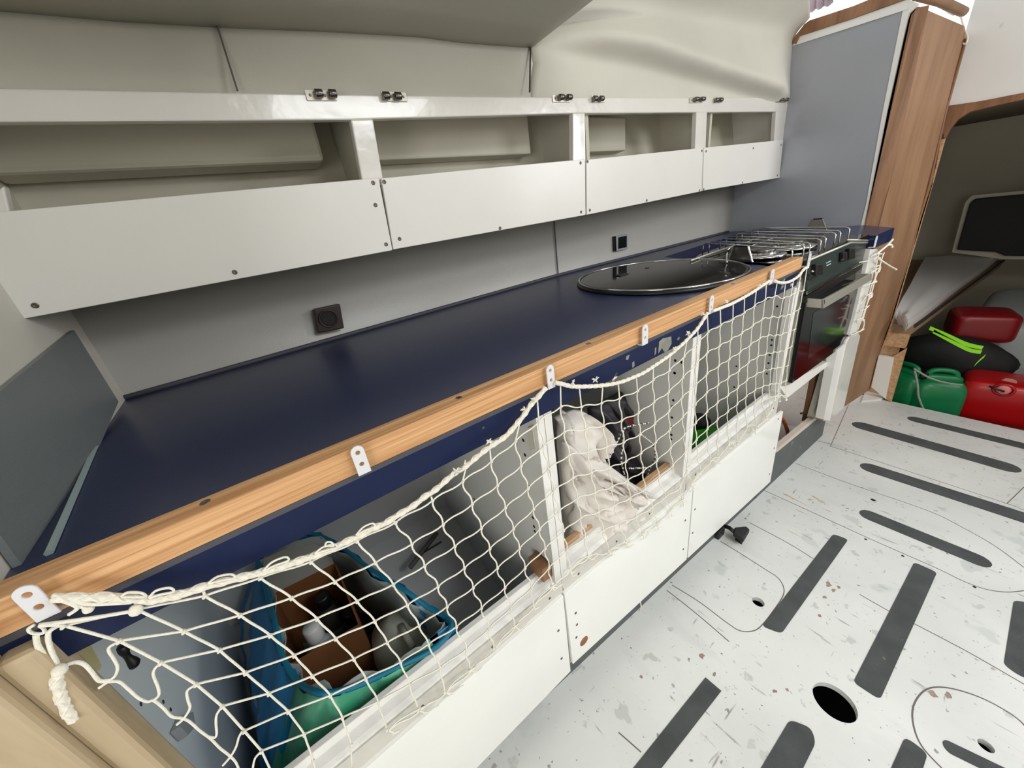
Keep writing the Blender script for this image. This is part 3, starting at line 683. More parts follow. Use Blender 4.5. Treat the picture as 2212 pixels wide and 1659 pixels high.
for i, (x0, x1, nm) in enumerate(bays):
    t = thing('base_cabinet', ((x0+x1)/2,.6,ZB), labels[i], 'cabinet')
    YB = .95
    def hullside(xa): return [(xa,YC,.853),(xa,YB,.853),(xa,YB,.30),(xa,.70,ZB),(xa,YC,ZB)]
    MB().prism(hullside(x1), (.0145,0,0)).build('side_panel', GREYC, t)
    if i > 0: MB().prism(hullside(x0-.0005), (-.0145,0,0)).build('side_panel', GREYC, t)
    else: MB().prism([(x0,YC,.853),(x0,YB,.853),(x0,YB,.1),(x0,YC,.1)], (-.016,0,0)).build('side_panel', PALEB, t)
    MB().box((x1-.0005,YC-.002,zs-.03),(x1+.0148,YC,.853)).build('front_edging', WEDGE, t)
    if i > 0: MB().box((x0-.0148,YC-.002,zs-.03),(x0+.0005,YC,.853)).build('front_edging', WEDGE, t)
    MB().box((x0,YB,.28),(x1,YB+.01,.853)).build('back_panel', CARCB if i < 2 else GREYC, t)
    MB().prism([(x0,YC+.03,ZB-.01),(x0,.70,ZB-.01),(x0,YB,.295),(x0,YB,.305),(x0,.70,ZB),(x0,YC+.03,ZB)], (x1-x0,0,0)).build('bottom_panel', CARCB, t)
    # lower front rail: grey screw strip, chamfer and inner lip
    xa, xb = (x0-.02, x1+.014) if i == 0 else (x0-.013, x1+.014)
    prof = [(YC,zt_d-.03),(YC,zs),(YC+.007,zs+.004),(YC+.020,zs+.008),(YC+.024,zs+.018),(YC+.034,zs+.018),(YC+.034,zt_d-.03)]
    MB().prism([(xa,y,z) for y,z in prof], (xb-xa,0,0)).build('lower_rail', WEDGE, t, bevel=.001)
    if i == 1: MB().box((x0+.004,YC+.0345,zs-.02),(x1-.002,YC+.046,zs+.026)).build('raw_batten', RAWW, t)
    MB().box((xa,YC-.003,zt_d-.02),(xb,YC,zs-.003)).build('screw_strip', mat('grey_white_strip',(205,202,194),.5,var=.06), t)
    for k in range(4 if i else 5):
        xx = lerp(x0+.03, x1-.02, k/(3 if i else 4)); screw(t, (xx,YC-.003,(zt_d+zs)/2-.002), (0,-1,0), .0028)
    # door
    if i == 0: dp = [V((-.32,YD,zt_d)), PY(1217,1287,YD), PY(1233,1450,YD), V((-.32,YD,.165))]
    elif i == 1: dp = lpx([(1220,1284),(1497,1053),(1483.5,1208.5),(1238,1435)], PY, YD)
    else: dp = lpx([(1499.5,1051),(1692,888),(1688.6,908.5),(1675,981),(1664,1041),(1486,1206)], PY, YD)
    d = MB().prism(dp, (0,.0095,0)).build('door_panel', WHITED, t, bevel=.001)
    if i == 0: ss = [(1206,1362),(1213,1422),(1213,1349)][:2]
    elif i == 1: ss = [(1243.5,1324),(1245,1376.5),(1246,1349),(1480,1124),(1476,1186)]
    else: ss = [(1501,1100),(1496,1151),(1672,968),(1662,1024),(1681,905)]
    for s_ in ss: screw(d, PY(*s_, YD), (0,-1,0), .0032)
    if i == 1:
        c = PY(1261.5,1384.5,YD)
        MB().lathe([(.0125,0),(.0125,.0006)], c, (0,-1,0), 24).build('finger_hole', mat('hole_ply',(150,98,66),.8,var=.3,vscale=60), d)
    for h_ in holes[i]:
        c = PX(*h_, x1-.0002); MB().lathe([(.0034,0),(.0034,.0004)], c, (-1,0,0), 10).build('pin_hole', DARK, t)
    if i == 0:
        c1, c2 = PX(*cA(935,710), x0+.003), PX(*cA(1055,865), x0+.003)
        MB().tube([lerp(c1,c2,k/8) for k in range(9)], [.005,.007,.0065,.0045,.004,.005,.007,.008,.005], 10).build('black_catch', BLACKP, t, True)
        MB().prism(lpx([cA(510,735),cA(680,655),cA(790,860),cA(770,900),cA(600,860)], PX, x0+.0005), (.0006,0,0)).build('adhesive_mark', mat('old_glue',(214,204,150),.6), t)
        q = lpx([cA(1370,1285),cA(1440,1260),cA(1460,1380),cA(1390,1460),cA(1320,1390)], PX, x0+.001)
        MB().prism(q, (.012,0,0)).build('clear_clip', mat('clear_clip',(225,228,228),.1,trans=.6), t, bevel=.002)
        for a in [(1275,1143),(1332,1203),(1100,1160)]: MB().lathe([(.003,0),(.003,.0004)], PX(*cA(*a), x0+.0003), (1,0,0), 8).build('pin_hole', SCREWM, t)
        # folding stay and wooden blocks
        a, b = PY(*cC(1010,420), .86), PY(*cC(770,730), .80)
        s1 = MB().tube([a, b], .007, 6); s1.build('folding_stay', STEELD, t)
        MB().tube([PY(*cC(900,590), .82), PY(*cC(1050,500), .86)], .0025, 6).build('stay_rod', STEELD, t)
        p = PY(*cC(1230,640), .86); MB().box(p+V((-.035,-.015,-.022)), p+V((.03,.02,.022))).build('wood_block', BRWND, t, bevel=.002)
        p = PX(*cF(955,480), x1-.012); MB().box(p+V((-.012,-.022,-.016)), p+V((.011,.022,.018))).build('wood_block', BRWND, t, bevel=.002)
        q = lpx([cE(825,485),cE(870,465),cE(905,690),cE(850,705)], PX, x1-.004); MB().prism(q, (.004,0,0)).build('paper_tag', mat('old_paper_tag',(200,196,180),.8), t)
    if i == 2:
        MB().prism(lpx([(1717,621),(1722,622),(1684,848),(1679,848)], PY, YC-.004), (0,.02,0)).build('edge_strip', WHITEP, t)
        MB().prism(lpx([cI(1430,520),cI(1470,505),cI(1450,610),cI(1420,580)], PX, x1-.0008), (.0006,0,0)).build('stain', BRWND, t)
    fix(t)
# plinth
pk = thing('plinth', FP(.7,.44), 'dark grey recessed plinth board under the base cabinets', 'plinth')
pa = [FP(-.6,.43,0), PY(1775,947,.43), PY(1783,910,.43), PY(1764,906,.43), PY(1677,978,.43), V((1.40,.43,.17)), V((-.6,.43,.17))]
MB().prism(pa, (0,.012,0)).build('board', KICKM, pk)
MB().prism([PY(1677,978,.43), PY(1764,906,.43), PY(1759,903,.43), PY(1676,972,.43)], (0,.02,0)).build('batten', mat('pale_bare_wood',(206,192,178),.7), pk)
mb = MB(); 
MB().tube([PY(1383,1300,.426), PY(1385,1310,.424), PY(1383,1320,.424)], .0018, 5).build('cord_stub', CORDM, pk)
fix(pk)
# foot pump pedal
fp_ = thing('foot_pedal', PF(1600,1162), 'black rubber foot pump pedal sticking out from the plinth', 'pedal')
pc = PF(1601,1162,.0)
P4 = [PF(1583,1155,.03), PF(1586,1143,.03), PF(1611,1141,.03), PF(1619,1148,.03), PF(1606,1170,.03)]
MB().prism([p-FN*.006 for p in P4], FN*.016).build('pad', RUBB, fp_, bevel=.004)
MB().prism([lerp(p, pc, .35)-FN*.03 for p in P4], FN*.026).build('stem', BLACKP, fp_, bevel=.002)
MB().tube([PF(1560,1135,.025), PF(1575,1140,.03), PF(1590,1152,.028)], .007, 8).build('arm', BLACKP, fp_, True)
b_ = PF(1556,1150,.01); MB().box(b_+V((-.03,-.01,-.01)), b_+V((.012,.02,.025))).build('mount', BLACKP, fp_, bevel=.004)
fix(fp_)

# ================================================================== SPACE UNDER THE OVEN
ob = thing('oven_housing', (1.6,.5,.4), 'white-painted framing around and below the oven', 'frame')
MB().prism(lpx([(1686,838),(1797,777),(1797,784),(1701,860)], PY, .41), (0,.03,0)).build('crossbar', WHITEP, ob, bevel=.002)
MB().prism(lpx([(1828,741),(1835,728),(1856,720),(1859,724),(1823,882),(1792,909.5)], PY, .385), (0,.025,0)).build('front_post', WHITE, ob, bevel=.004)
MB().prism(lpx([(1809,757),(1829,741),(1793,909.5),(1779,906)], PY, .388), (0,.03,0)).build('side_post', WHITEP, ob)
MB().prism(lpx([(1790,783),(1809,757),(1778,906),(1754,903)], PY, .44), (0,.02,0)).build('inner_panel', CREAM, ob)
MB().prism(lpx([(1764,802),(1779,795),(1755,906),(1742,912)], PY, .47), (0,.02,0)).build('wooden_post', BRWND, ob)
mb = MB().prism([(1.34,.80,-.2),(2.24,.80,-.2),(2.24,.80,.6),(1.34,.80,.6)], (0,.02,0)); mb.build('back_board', CREAM, ob)
MB().prism([(1.345,.43,-.08),(1.345,.8,-.08),(1.345,.8,.6),(1.345,.43,.6)], (.01,0,0)).build('side_board', CREAM, ob)
MB().prism(lpx([(1881,538),(1897,538),(1893,570),(1853,716),(1836,724),(1846,690),(1872,580)], PY, .383), (0,.02,0)).build('upper_post', WHITEP, ob, bevel=.002)
fix(ob)
hose = [PY(1686,900,.52), PY(1693,910,.52), PY(1699,925,.52), PY(1702,940,.52), PY(1700,952,.52), PY(1696,964,.52), PY(1692,985,.53)]
tag(MB().tube(smooth(hose,5), .0085, 10).build('gas_hose', ORNG, None, True), 'orange rubber gas hose curving behind the end of the far cabinet', 'hose')
vl = thing('gas_valve', PY(1741,900,.56), 'small brown copper gas tap against the wooden post', 'valve')
MB().tube([PY(1748,870,.56), PY(1742,890,.56), PY(1738,920,.56)], .006, 8).build('pipe', COPP, vl, True)
MB().tube([PY(1730,893,.54), PY(1748,890,.54)], .005, 8).build('lever', COPP, vl)
MB().ball(PY(1742,892,.55), .012, 10, 6).build('body', COPP, vl, True)
fix(vl)

# ================================================================== NET BRACKETS
BR = [((80.2,1348),(131.4,1320.3),(64,1261),'first white net bracket from the left, at the near end of the rail'),
      ((776,1029.8),(802.3,1016),(775.2,961.6),'second white net bracket from the left, with no rope tied to it'),
      ((1185,842.3),(1199.8,835),(1190,787.8),'third white net bracket from the left, holding the peak of the net'),
      ((1387.7,747.9),(1399.6,741.4),(1395,700.7),'fourth white net bracket, bare, above the scuffed blue edge'),
      ((1531.3,680.3),(1539.5,675.7),(1537.6,638.7),'fifth white net bracket, where the rope rises steeply'),
      ((1662,616),(1669.7,611.5),(1671.8,580.8),'sixth white net bracket, just before the end of the rail'),
      ((1743.4,578),(1748.5,575.6),(1750,547),'seventh white net bracket, past the rail end beside the oven panel'),
      ((1884,535.3),(1894,534.4),(1892.5,510.5),'last white net bracket, on the blue nose right of the oven')]
for n_, (bl_, br_, ap, lb) in enumerate(BR):
    y = (.384 if n_ < 6 else .381) if n_ < 7 else .3675
    p, q, a = PY(*bl_, y), PY(*br_, y), PY(*ap, y); z0 = (p.z+q.z)/2; wd = max(.012, min(.02, q.x-p.x)); xc = (p.x+q.x)/2 if n_ != 6 else p.x+.008
    z1 = a.z; t = thing('net_bracket', (xc,y,z0), lb, 'bracket', 'white net brackets along the rail')
    pts = [V((xc-wd/2,y,z0)), V((xc+wd/2,y,z0))]+[V((xc+math.cos(math.pi*k/10)*wd/2, y, z1-wd/2+math.sin(math.pi*k/10)*wd/2)) for k in range(11)]
    pl = MB().prism(pts, (0,.0018,0)).build('plate', WMETAL)
    hs = [MB().lathe([(.0027,-.01),(.0027,.01)], (xc, y, zz), (0,1,0), 14).build('cutter', DARK) for zz in (z1-wd*.6, lerp(z0, z1, .36))]
    cutout(pl, hs); pl.parent = t; md = pl.modifiers.new('bevel','BEVEL'); md.width = .0004; md.limit_method = 'ANGLE'
    MB().box((xc-wd/2,y+.0018,z0),(xc+wd/2,y+.016,z0+.0018)).build('flange', WMETAL, t)
    fix(t)

# ================================================================== NET
NV = [
 [cA(500,545),cA(930,665),cA(1255,835),cB(150,1030),cB(345,1195),cB(510,1380),cB(640,1530),cB(720,1700)],
 [cA(1070,420),cB(60,635),cB(325,775),cB(520,945),cB(695,1100),cB(840,1235),cB(960,1405),cB(1025,1600),cB(1060,1720)],
 [cB(215,370),cB(480,515),cB(705,665),cB(885,815),cB(1020,970),cB(1155,1115),cB(1245,1280),cD(295,1400),cD(300,1659)],
 [cB(630,235),cB(865,385),cB(1055,540),cB(1195,690),cD(325,470),cD(455,685),cD(590,935),cD(680,1240)],
 [cB(1010,115),cB(1190,265),cB(1355,410),cC(455,1210),cC(565,1400),cD(833,505),cD(930,745),cD(1020,1025)],
 [cC(295,490),cC(460,685),cC(620,880),cC(745,1065),cC(850,1250),cC(935,1415),cD(1265,565),cD(1310,830)],
 [cC(640,325),cC(785,520),cC(900,715),cC(1020,900),cC(1100,1080),cC(1185,1260),cD(1550,365),cD(1580,590)],
 [cC(970,130),cC(1065,345),cC(1170,540),cC(1255,735),cC(1335,910),cC(1410,1090),cD(1795,140),cD(1845,360)],
 [cE(180,1015),cE(275,1240),cE(365,1480),cF(450,300),cF(525,495),cF(600,690),cF(660,890),cF(690,1065)],
 [cE(465,815),cE(525,1055),cE(605,1275),cF(685,105),cF(745,300),cF(800,495),cF(865,690),cF(880,860)],
 [cE(705,615),cE(760,860),cE(830,1085),cE(885,1290),cE(945,1490),cF(1000,300),cF(1040,490),cF(1065,670)],
 [cE(940,415),cE(985,660),cE(1035,890),cE(1090,1105),cE(1135,1315),cE(1185,1505),cF(1220,320),cF(1245,500)],
 [cG(285,430),cG(325,735),cG(385,1010),cG(430,1280),cH(480,305),cH(520,545),cH(575,780),cH(600,1005)],
 [cG(530,435),cG(575,700),cG(610,970),cH(650,5),cH(690,245),cH(735,475),cH(790,700),cH(850,935)],
 [cG(770,390),cG(795,660),cG(830,915),cG(860,1165),cH(895,175),cH(925,400),cH(985,605),cH(1060,850)],
 [cG(985,335),cG(1010,600),cG(1035,860),cG(1060,1090),cH(1080,100),cH(1110,310),cH(1185,540),cH(1250,735)],
 [cG(1200,245),cG(1210,510),cG(1230,765),cG(1240,990),cG(1265,1210),cH(1290,205),cH(1375,425),cH(1430,620)],
 [cG(1385,115),cG(1395,380),cG(1405,640),cG(1415,860),cG(1430,1080),cG(1455,1285),cH(1530,300),cH(1590,460)],
 [cI(30,1330),cI(20,1590),cJ(25,490),cJ(35,710),cJ(45,930),cJ(70,1140),cJ(160,1405),cJ(180,1550)],
 [cI(205,1165),cI(190,1415),cJ(180,325),cJ(190,560),cJ(205,775),cJ(220,975),cJ(240,1190),cJ(295,1350)],
 [cI(370,1005),cI(350,1260),cJ(345,185),cJ(340,410),cJ(345,630),cJ(355,830),cJ(370,1020),cJ(400,1210)],
 [cI(495,870),cI(485,1115),cI(480,1370),cJ(478,265),cJ(480,495),cJ(485,700),cJ(490,890),cJ(520,1080)],
 [cI(645,785),cI(630,1035),cI(620,1275),cJ(612,175),cJ(605,385),cJ(605,590),cJ(615,780),cJ(600,1060)],
 [cI(790,715),cI(765,960),cI(745,1195),cJ(735,90),cJ(730,300),cJ(728,495),cJ(725,690),cJ(740,860)],
 [cI(925,640),cI(895,885),cI(875,1110),cI(860,1335),cJ(848,210),cJ(840,405),cJ(845,590),cJ(835,880)],
 [cI(1050,555),cI(1025,795),cI(995,1025),cI(975,1235),cJ(955,120),cJ(950,310),cJ(940,490),cJ(960,660)],
 [cI(1180,475),cI(1140,715),cI(1110,945),cI(1085,1165),cJ(1070,45),cJ(1055,235),cJ(1050,405),cJ(1060,700)],
 [cI(1290,440),cI(1250,690),cI(1210,910),cI(1185,1130),cI(1155,1335),cJ(1150,190),cJ(1140,370),cJ(1190,550)],
 [cI(1395,465),cI(1345,690),cI(1300,910),cI(1270,1115),cI(1245,1310),cJ(1228,170),cJ(1225,325),cJ(1240,480)],
 [cI(1480,435),cI(1435,670),cI(1375,900),cI(1345,1105),cI(1315,1300),cJ(1300,155),cJ(1290,310)],
 [cI(1560,390),cI(1500,650),cI(1455,860),cI(1410,1090),cI(1385,1285),cJ(1360,160),cJ(1350,300)],
 [cI(1635,370),cI(1585,590),cI(1530,835),cI(1490,1040),cI(1445,1270),cJ(1430,115),cJ(1420,300)]]
RT = [None, cA(1060,370), cB(205,330), cB(620,215), cB(1000,95), cC(295,450), cC(600,300), cC(960,95), cE(210,890), cE(450,690), cE(745,450), cE(925,210),
      cE(1155,60), cG(505,205), cG(785,190), cG(970,150), cG(1185,75), (1411,797), cI(40,1150), cI(240,980), cI(372,835), cI(485,655), cI(640,595), cI(795,525),
      cI(930,460), cI(1070,375), cI(1190,300), cI(1320,280), cI(1420,290), cI(1515,255), cI(1610,160), cI(1675,110)]
net = thing('safety_net', (.5,.385,.7), 'white knotted cord net hung from the rail across the open cabinets', 'net')
def yn(k): return lerp(.3835, .3895, min(1, k/7))
KP = [[PY(*p, yn(k)+random.uniform(-.0006,.0006)) for k, p in enumerate(col)] for col in NV]
def scurve(a, b, off, n=6):
    L_ = (b-a).length; t_ = (b-a).normalized(); s_ = V((-t_.z,0,t_.x)); out = []
    for i in range(n+1):
        t = i/n; out.append(lerp(a, b, t)+s_*off*L_*math.sin(2*math.pi*t))
    return out
knots = []
for i, col in enumerate(KP):
    pts = []
    if RT[i]: pts += [PY(*RT[i], .383)]
    for k in range(len(col)-1):
        seg = scurve(col[k], col[k+1], -.045 if i > 5 else -.004*i)
        pts += seg[:-1]
    pts.append(col[-1]); MB().tube(pts, .00125, 6).build('cord', CORDM, net, True)
    for k, p in enumerate(col):
        if k == len(col)-1 and i < 3: continue
        knots.append(p)
for k in range(0, 7):
    pts = []
    for i in range(len(KP)-1):
        if k < len(KP[i]) and k < len(KP[i+1]):
            pts += scurve(KP[i][k], KP[i+1][k], .035 if i > 5 else .005*i)[:-1]; last = KP[i+1][k]
    MB().tube(pts+[last], .0012, 6).build('cord', CORDM, net, True)
knots.sort(key=lambda p: (p-CAM).length)
def knot(mb, p, r=.0023): mb.ball(p+V((0,-.0003,0)), r, 7, 5); return mb.tube([p+V((-.0015,-.0012,-.0012)), p+V((0,-.0022,0)), p+V((.0017,-.0012,.0014))], r*.6, 6)
for p in knots[:96]: knot(MB(), p).build('knot', CORDM, net, True)
kr = MB()
for p in knots[96:]: knot(kr, p)
kr.build('knot', CORDM, net, True)['kind'] = 'stuff'
# laced lower edge and cut tails
lwp = []
prev = None
low = [KP[i][-1 if i > 2 else 7 if i else 6] for i in range(3, len(KP))]
for i, p in enumerate(low):
    a = p+V((.002,-.001,-.004))
    if prev is not None:
        lwp += scurve(prev, a, .06)
        if i % 2: MB().tube(smooth([prev, lerp(prev,a,.4)+V((0,-.002,.012)), a+V((.008,-.002,.004)), a], 4), .0011, 6).build('lacing_loop', CORDM, net, True)
    prev = a
    for s_ in (-1, 1):
        if random.random() < .6:
            q = a+V((random.uniform(.0,.02), random.uniform(-.001,0), -random.uniform(.008,.022)))
            MB().tube(smooth([a, lerp(a,q,.5)+V((random.uniform(-.004,.004),-.001,-.004)), q, q+V((.009,-.001,random.uniform(-.003,.003)))], 4), .0012, 6).build('cut_tail', CORDM, net, True)
MB().tube(lwp, .0013, 6).build('lower_lacing', CORDM, net, True)
# head rope
RP = [cA(400,330),cA(560,330),cA(800,325),cA(1030,335),cA(1200,345),cB(60,352),cB(200,305),cB(390,255),cB(600,205),cB(800,148),cB(1000,80),cC(20,580),cC(160,515),cC(300,450),cC(430,380),cC(550,330),cC(650,265),cC(800,175),cC(900,95),cC(1000,30),
      cE(100,930),cE(200,870),cE(420,690),cE(600,570),cE(720,440),cE(800,340),cE(860,250),cE(930,175),cE(1010,80)]
RP2 = [cE(1100,30),cE(1190,48),cG(360,180),cG(500,195),cG(785,180),cG(1000,140),cG(1180,70),cG(1300,12),cI(0,1172),cI(120,1075),cI(250,955),cI(370,825),cI(440,720),cI(490,640)]
RP3 = [cI(550,620),cI(680,570),cI(800,520),cI(1000,410),cI(1150,310),cI(1225,262)]
RP4 = [cI(1285,258),cI(1330,275),cI(1400,282),cI(1480,262),cI(1570,205),cI(1640,120),cI(1685,95)]
def rope(pts, y, r, name, parent, twist=True):
    P_ = smooth([PY(*p, y) for p in pts], 8); mb = MB(); n = 12
    # braided look: radius ripple plus three helical strands
    mb.tube(P_, r*.86, 8)
    L_ = 0; acc = [0]
    for a, b in zip(P_, P_[1:]): L_ += (b-a).length; acc.append(L_)
    for s_ in range(4):
        sp = []; m_ = max(8, int(L_/.0011))
        for q in range(m_+1):
            d = L_*q/m_; j = 0
            while j < len(acc)-2 and acc[j+1] < d: j += 1
            t = (d-acc[j])/max(1e-9, acc[j+1]-acc[j]); c = lerp(P_[j], P_[j+1], t); tt = (P_[j+1]-P_[j]).normalized()
            u = V((0,-1,0)); v_ = tt.cross(u).normalized(); ph = (1 if s_ % 2 else -1)*d/(r*1.25)+s_*math.pi/2
            sp.append(c+(u*math.cos(ph)+v_*math.sin(ph))*r*.68)
        mb.tube(sp, r*.36, 5)
    return mb.build(name, ROPEM, parent, True)
rope(RP, .381, .0041, 'head_rope', net); rope(RP2, .381, .0036, 'head_rope', net); rope(RP3, .381, .0037, 'head_rope', net); rope(RP4, .381, .0037, 'head_rope', net)
# strings wrapped round the near part of the rope
for (a, b) in [(cB(230,260),cB(410,225)),(cB(640,170),cB(815,95)),(cC(0,520),cC(60,520)),(cC(280,420),cC(430,350)),(cB(1030,40),cB(1180,0)),(cA(930,300),cA(1100,310)),(cA(1150,310),cA(1320,270))]:
    p, q = PY(*a, .378), PY(*b, .378); m_ = lerp(p, q, .5)
    MB().tube(smooth([p+V((0,0,-.003)), m_+V((0,-.001,.0035)), q+V((.001,0,.002)), q+V((.002,-.001,-.003)), m_+V((0,-.002,-.001)), p+V((0,0,-.004))], 5), .0011, 6).build('binding', CORDM, net, True)
for (a, b, c_) in [(cA(400,350),cA(520,360),cA(700,420)),(cA(420,330),cA(600,400),cA(540,460)),(cA(300,545),cA(700,490),cA(1060,430)),(cA(310,550),cA(400,540),cA(500,545)),(cA(560,340),cA(700,380),cA(1030,365))]:
    MB().tube(smooth([PY(*a, .379), PY(*b, .378), PY(*c_, .38)], 6), .0015, 6).build('binding', CORDM, net, True)
# fray tufts along the rope
for a in [cE(120,920),cE(200,850),cE(440,620),cE(800,300),cE(885,205),cG(430,145),cG(700,120),cG(915,110),cI(90,1070),cI(250,890),cI(425,665),cI(710,515),cI(1110,320),cI(1490,310),cI(1735,150)]:
    p = PY(*a, .379); tf = MB()
    for k in range(9):
        d = V((random.uniform(-1,1), random.uniform(-.6,.2), random.uniform(-.3,1))).normalized()*random.uniform(.004,.008)
        tf.tube([p, p+d*.6+V((0,0,.001)), p+d], [.0012,.0011,.0006], 5)
    tf.build('frayed_tuft', ROPEM, net, True)
# loose cords at the near end
def lc(pts, r=.00125, y=.385): MB().tube(smooth([PY(*p, y) for p in pts], 6), r, 6).build('loose_cord', CORDM, net, True)
lc([cA(470,540),cA(400,580),cA(375,630),cA(400,740),cA(460,870)], .0017)
lc([cA(465,895),cA(530,850),cA(600,832),cA(660,850),cA(710,900),cA(760,965),cA(800,980),cA(870,970)], .0016)
lc([cA(850,985),cA(930,985),cA(1000,1040),cA(1080,1110),cA(1150,1140),cA(1200,1132),cA(1270,1185),cA(1340,1255),cA(1420,1270),cB(100,1310),cB(180,1380),cB(260,1440),cB(330,1510),cB(400,1565),cB(450,1620),cB(480,1700)])
lc([cA(930,670),cA(860,710),cA(850,745),cA(890,810),cA(918,870),cA(905,930),cA(870,965),cA(820,1000),cA(770,1035)])
lc([cA(1250,840),cA(1205,890),cA(1200,940),cA(1235,1030),cA(1240,1090),cA(1195,1132)])
lc([cB(150,1035),cB(85,1080),cB(90,1150),cB(105,1210),cB(60,1285),cB(5,1335)])
lc([cB(345,1200),cB(305,1260),cB(300,1330),cB(305,1400),cB(290,1430),cB(240,1425)])
lc([cB(495,1385),cB(470,1430),cB(450,1500),cB(410,1570),cB(350,1640)])
lc([cB(640,1535),cB(590,1590),cB(570,1700)])
lc([cA(270,540),cA(225,570),cA(240,600),cA(300,612),cA(345,600),cA(340,570),cA(310,550)])
lc([cA(280,620),cA(295,700),cA(340,780),cA(360,850)], .002)
rope([cA(465,890),cA(445,960),cA(455,1030),cA(485,1120),cA(525,1210),cA(572,1285)], .381, .0042, 'rope_end', net)
for a_, r_ in ((cA(465,895), .005), (cA(1060,425), .0052), (cA(690,415), .0038)): MB().ball(PY(*a_, .381), r_, 8, 6).build('knot', ROPEM, net, True)
fix(net)
# net remnant right of the oven
nr_ = thing('net_remnant', PY(1890,620,.365), 'bunched strip of white net laced to the post right of the oven', 'net')
g = MB()
def lg(pts, r=.0019, y=.366): g.tube(smooth([PY(*cM(*p), y) for p in pts], 5), r, 6)
lg([(640,260),(690,220),(760,160),(820,95)], .004); lg([(760,165),(800,160),(815,190)], .004)
lg([(660,330),(720,370),(800,420),(865,455)], .003)
lg([(660,250),(640,330),(620,440),(610,560),(570,640),(540,760),(510,880),(480,960),(450,1050),(400,1180)])
lg([(720,250),(690,330),(660,440),(620,540),(590,650),(560,760),(520,850),(490,960),(465,1050)])
lg([(610,450),(640,410),(675,420),(660,480),(620,490),(600,470)]); lg([(560,490),(600,470),(650,440)])
lg([(460,655),(540,630),(610,600),(615,570)]); lg([(500,770),(540,750),(575,735),(578,770),(550,795),(530,770)])
lg([(415,860),(450,850),(490,790)]); lg([(430,945),(490,930),(540,885)]); lg([(390,1060),(450,1040),(480,1080),(470,1150),(430,1190),(380,1210)])
lg([(480,1165),(430,1195),(320,1240)]); lg([(560,300),(620,270),(700,270)]); lg([(590,340),(640,300)]); lg([(420,370),(480,360),(540,350)])
g.build('cord', CORDM, nr_, True)
g = MB(); [MB().ball(PY(*cM(*p), .365), .0045, 7, 5).build('knot', ROPEM, nr_, True) for p in [(640,265),(660,320),(860,455),(620,600),(555,770),(505,900),(470,1060),(810,185)]]
fix(nr_)

# ================================================================== CABINET CONTENTS
def blob(c, rx, ry, rz, amp=.12, seed=0, n=28, m=18, fold=6):
    rnd = random.Random(seed); ph = [rnd.uniform(0,6.28) for _ in range(8)]; mb = MB()
    def fn(u, v_):
        a = 2*math.pi*u; b = math.pi*v_; d = V((math.sin(b)*math.cos(a), math.sin(b)*math.sin(a), math.cos(b)))
        k = 1+amp*(math.sin(fold*a+ph[0]+3*b)*.5+math.sin(5*b+ph[1]+2*a)*.4+math.sin(9*a-4*b+ph[2])*.25)*math.sin(b)
        return V(c)+V((d.x*rx*k, d.y*ry*k, d.z*rz*k))
    return mb.grid(fn, n, m)
# shopping bag
bag = thing('shopping_bag', (-.03,.68,.19), 'blue and green woven shopping bag standing open in the nearest cabinet', 'bag')
RL = [(560,1188),(650,1152),(720,1170),(790,1222),(870,1272),(930,1315),(975,1345),(945,1395),(860,1440),(760,1485),(690,1497),(640,1468),(608,1410),(592,1335),(572,1258)]
rl = smooth([PZ(px, py, .50+.012*math.sin(i*2.1)) for i, (px, py) in enumerate(RL)], 4, True)
cen = sum(rl, V((0,0,0)))/len(rl)
def bagwall(sc_, zb, m_, name, arc):
    mb = MB(); n = len(rl); ids = [(i) % n for i in range(int(arc[0]*n), int(arc[1]*n)+1)]; rows = 9
    for j in range(rows+1):
        t = j/rows
        for i in ids:
            p = rl[i]; k = lerp(1, .8, t)+.10*math.sin(t*math.pi); z = lerp(p.z, zb, t)
            q = cen+(p-cen)*k*sc_; cx_ = .006*math.sin(i*1.3+t*9)
            sh_ = max(0, min(1, (cen.x+.03-p.x)/.10))*.125*math.sin(t*1.5); q = V((max(-.285, q.x+cx_-sh_), max(.447, q.y+cx_-.02*sh_*8), z)); mb.v.append(q)
    L_ = len(ids)
    for j in range(rows):
        for i in range(L_-1): mb.f.append((j*L_+i, j*L_+i+1, (j+1)*L_+i+1, (j+1)*L_+i))
    return mb.build(name, m_, bag, True, solid=.0015)
bagwall(1.0, .20, GREENB, 'front_panel', (.46, .74)); bagwall(1.0, .20, BLUEB, 'side_panel', (.72, 1.06)); bagwall(1.0, .20, BLUEB, 'side_panel', (.04, .48))
bagwall(.93, .22, PLAST, 'lining', (0, 1.0))
MB().tube(rl, .005, 6, True).build('rim_binding', mat('teal_binding',(10,110,140),.5), bag, True)
fix(bag)
crt = thing('cardboard_box', PZ(700,1420,.30), 'open brown cardboard box inside the blue shopping bag', 'box')
hgt = .225; o_ = PZ(614,1446,.215+hgt); ux = PZ(775,1352,.215+hgt)-o_; uy = PZ(586,1285,.215+hgt)-o_; o_ = o_-V((0,0,hgt))
for (a, du, dv) in [(o_, ux, uy.normalized()*.004), (o_+uy, ux, uy.normalized()*.004), (o_, uy, ux.normalized()*.004), (o_+ux, uy, ux.normalized()*.004)]:
    MB().obox(a, du, dv, V((0,0,hgt))).build('wall', CARD, crt)
MB().obox(o_, ux, uy, V((0,0,.004))).build('base', CARD, crt)
MB().prism([o_+uy+V((0,0,hgt)), o_+uy+ux+V((0,0,hgt)), o_+uy+ux+V((.0,.06,hgt+.055)), o_+uy+V((0,.06,hgt+.055))], (0,.003,0)).build('flap', CARDG, crt)
fix(crt)
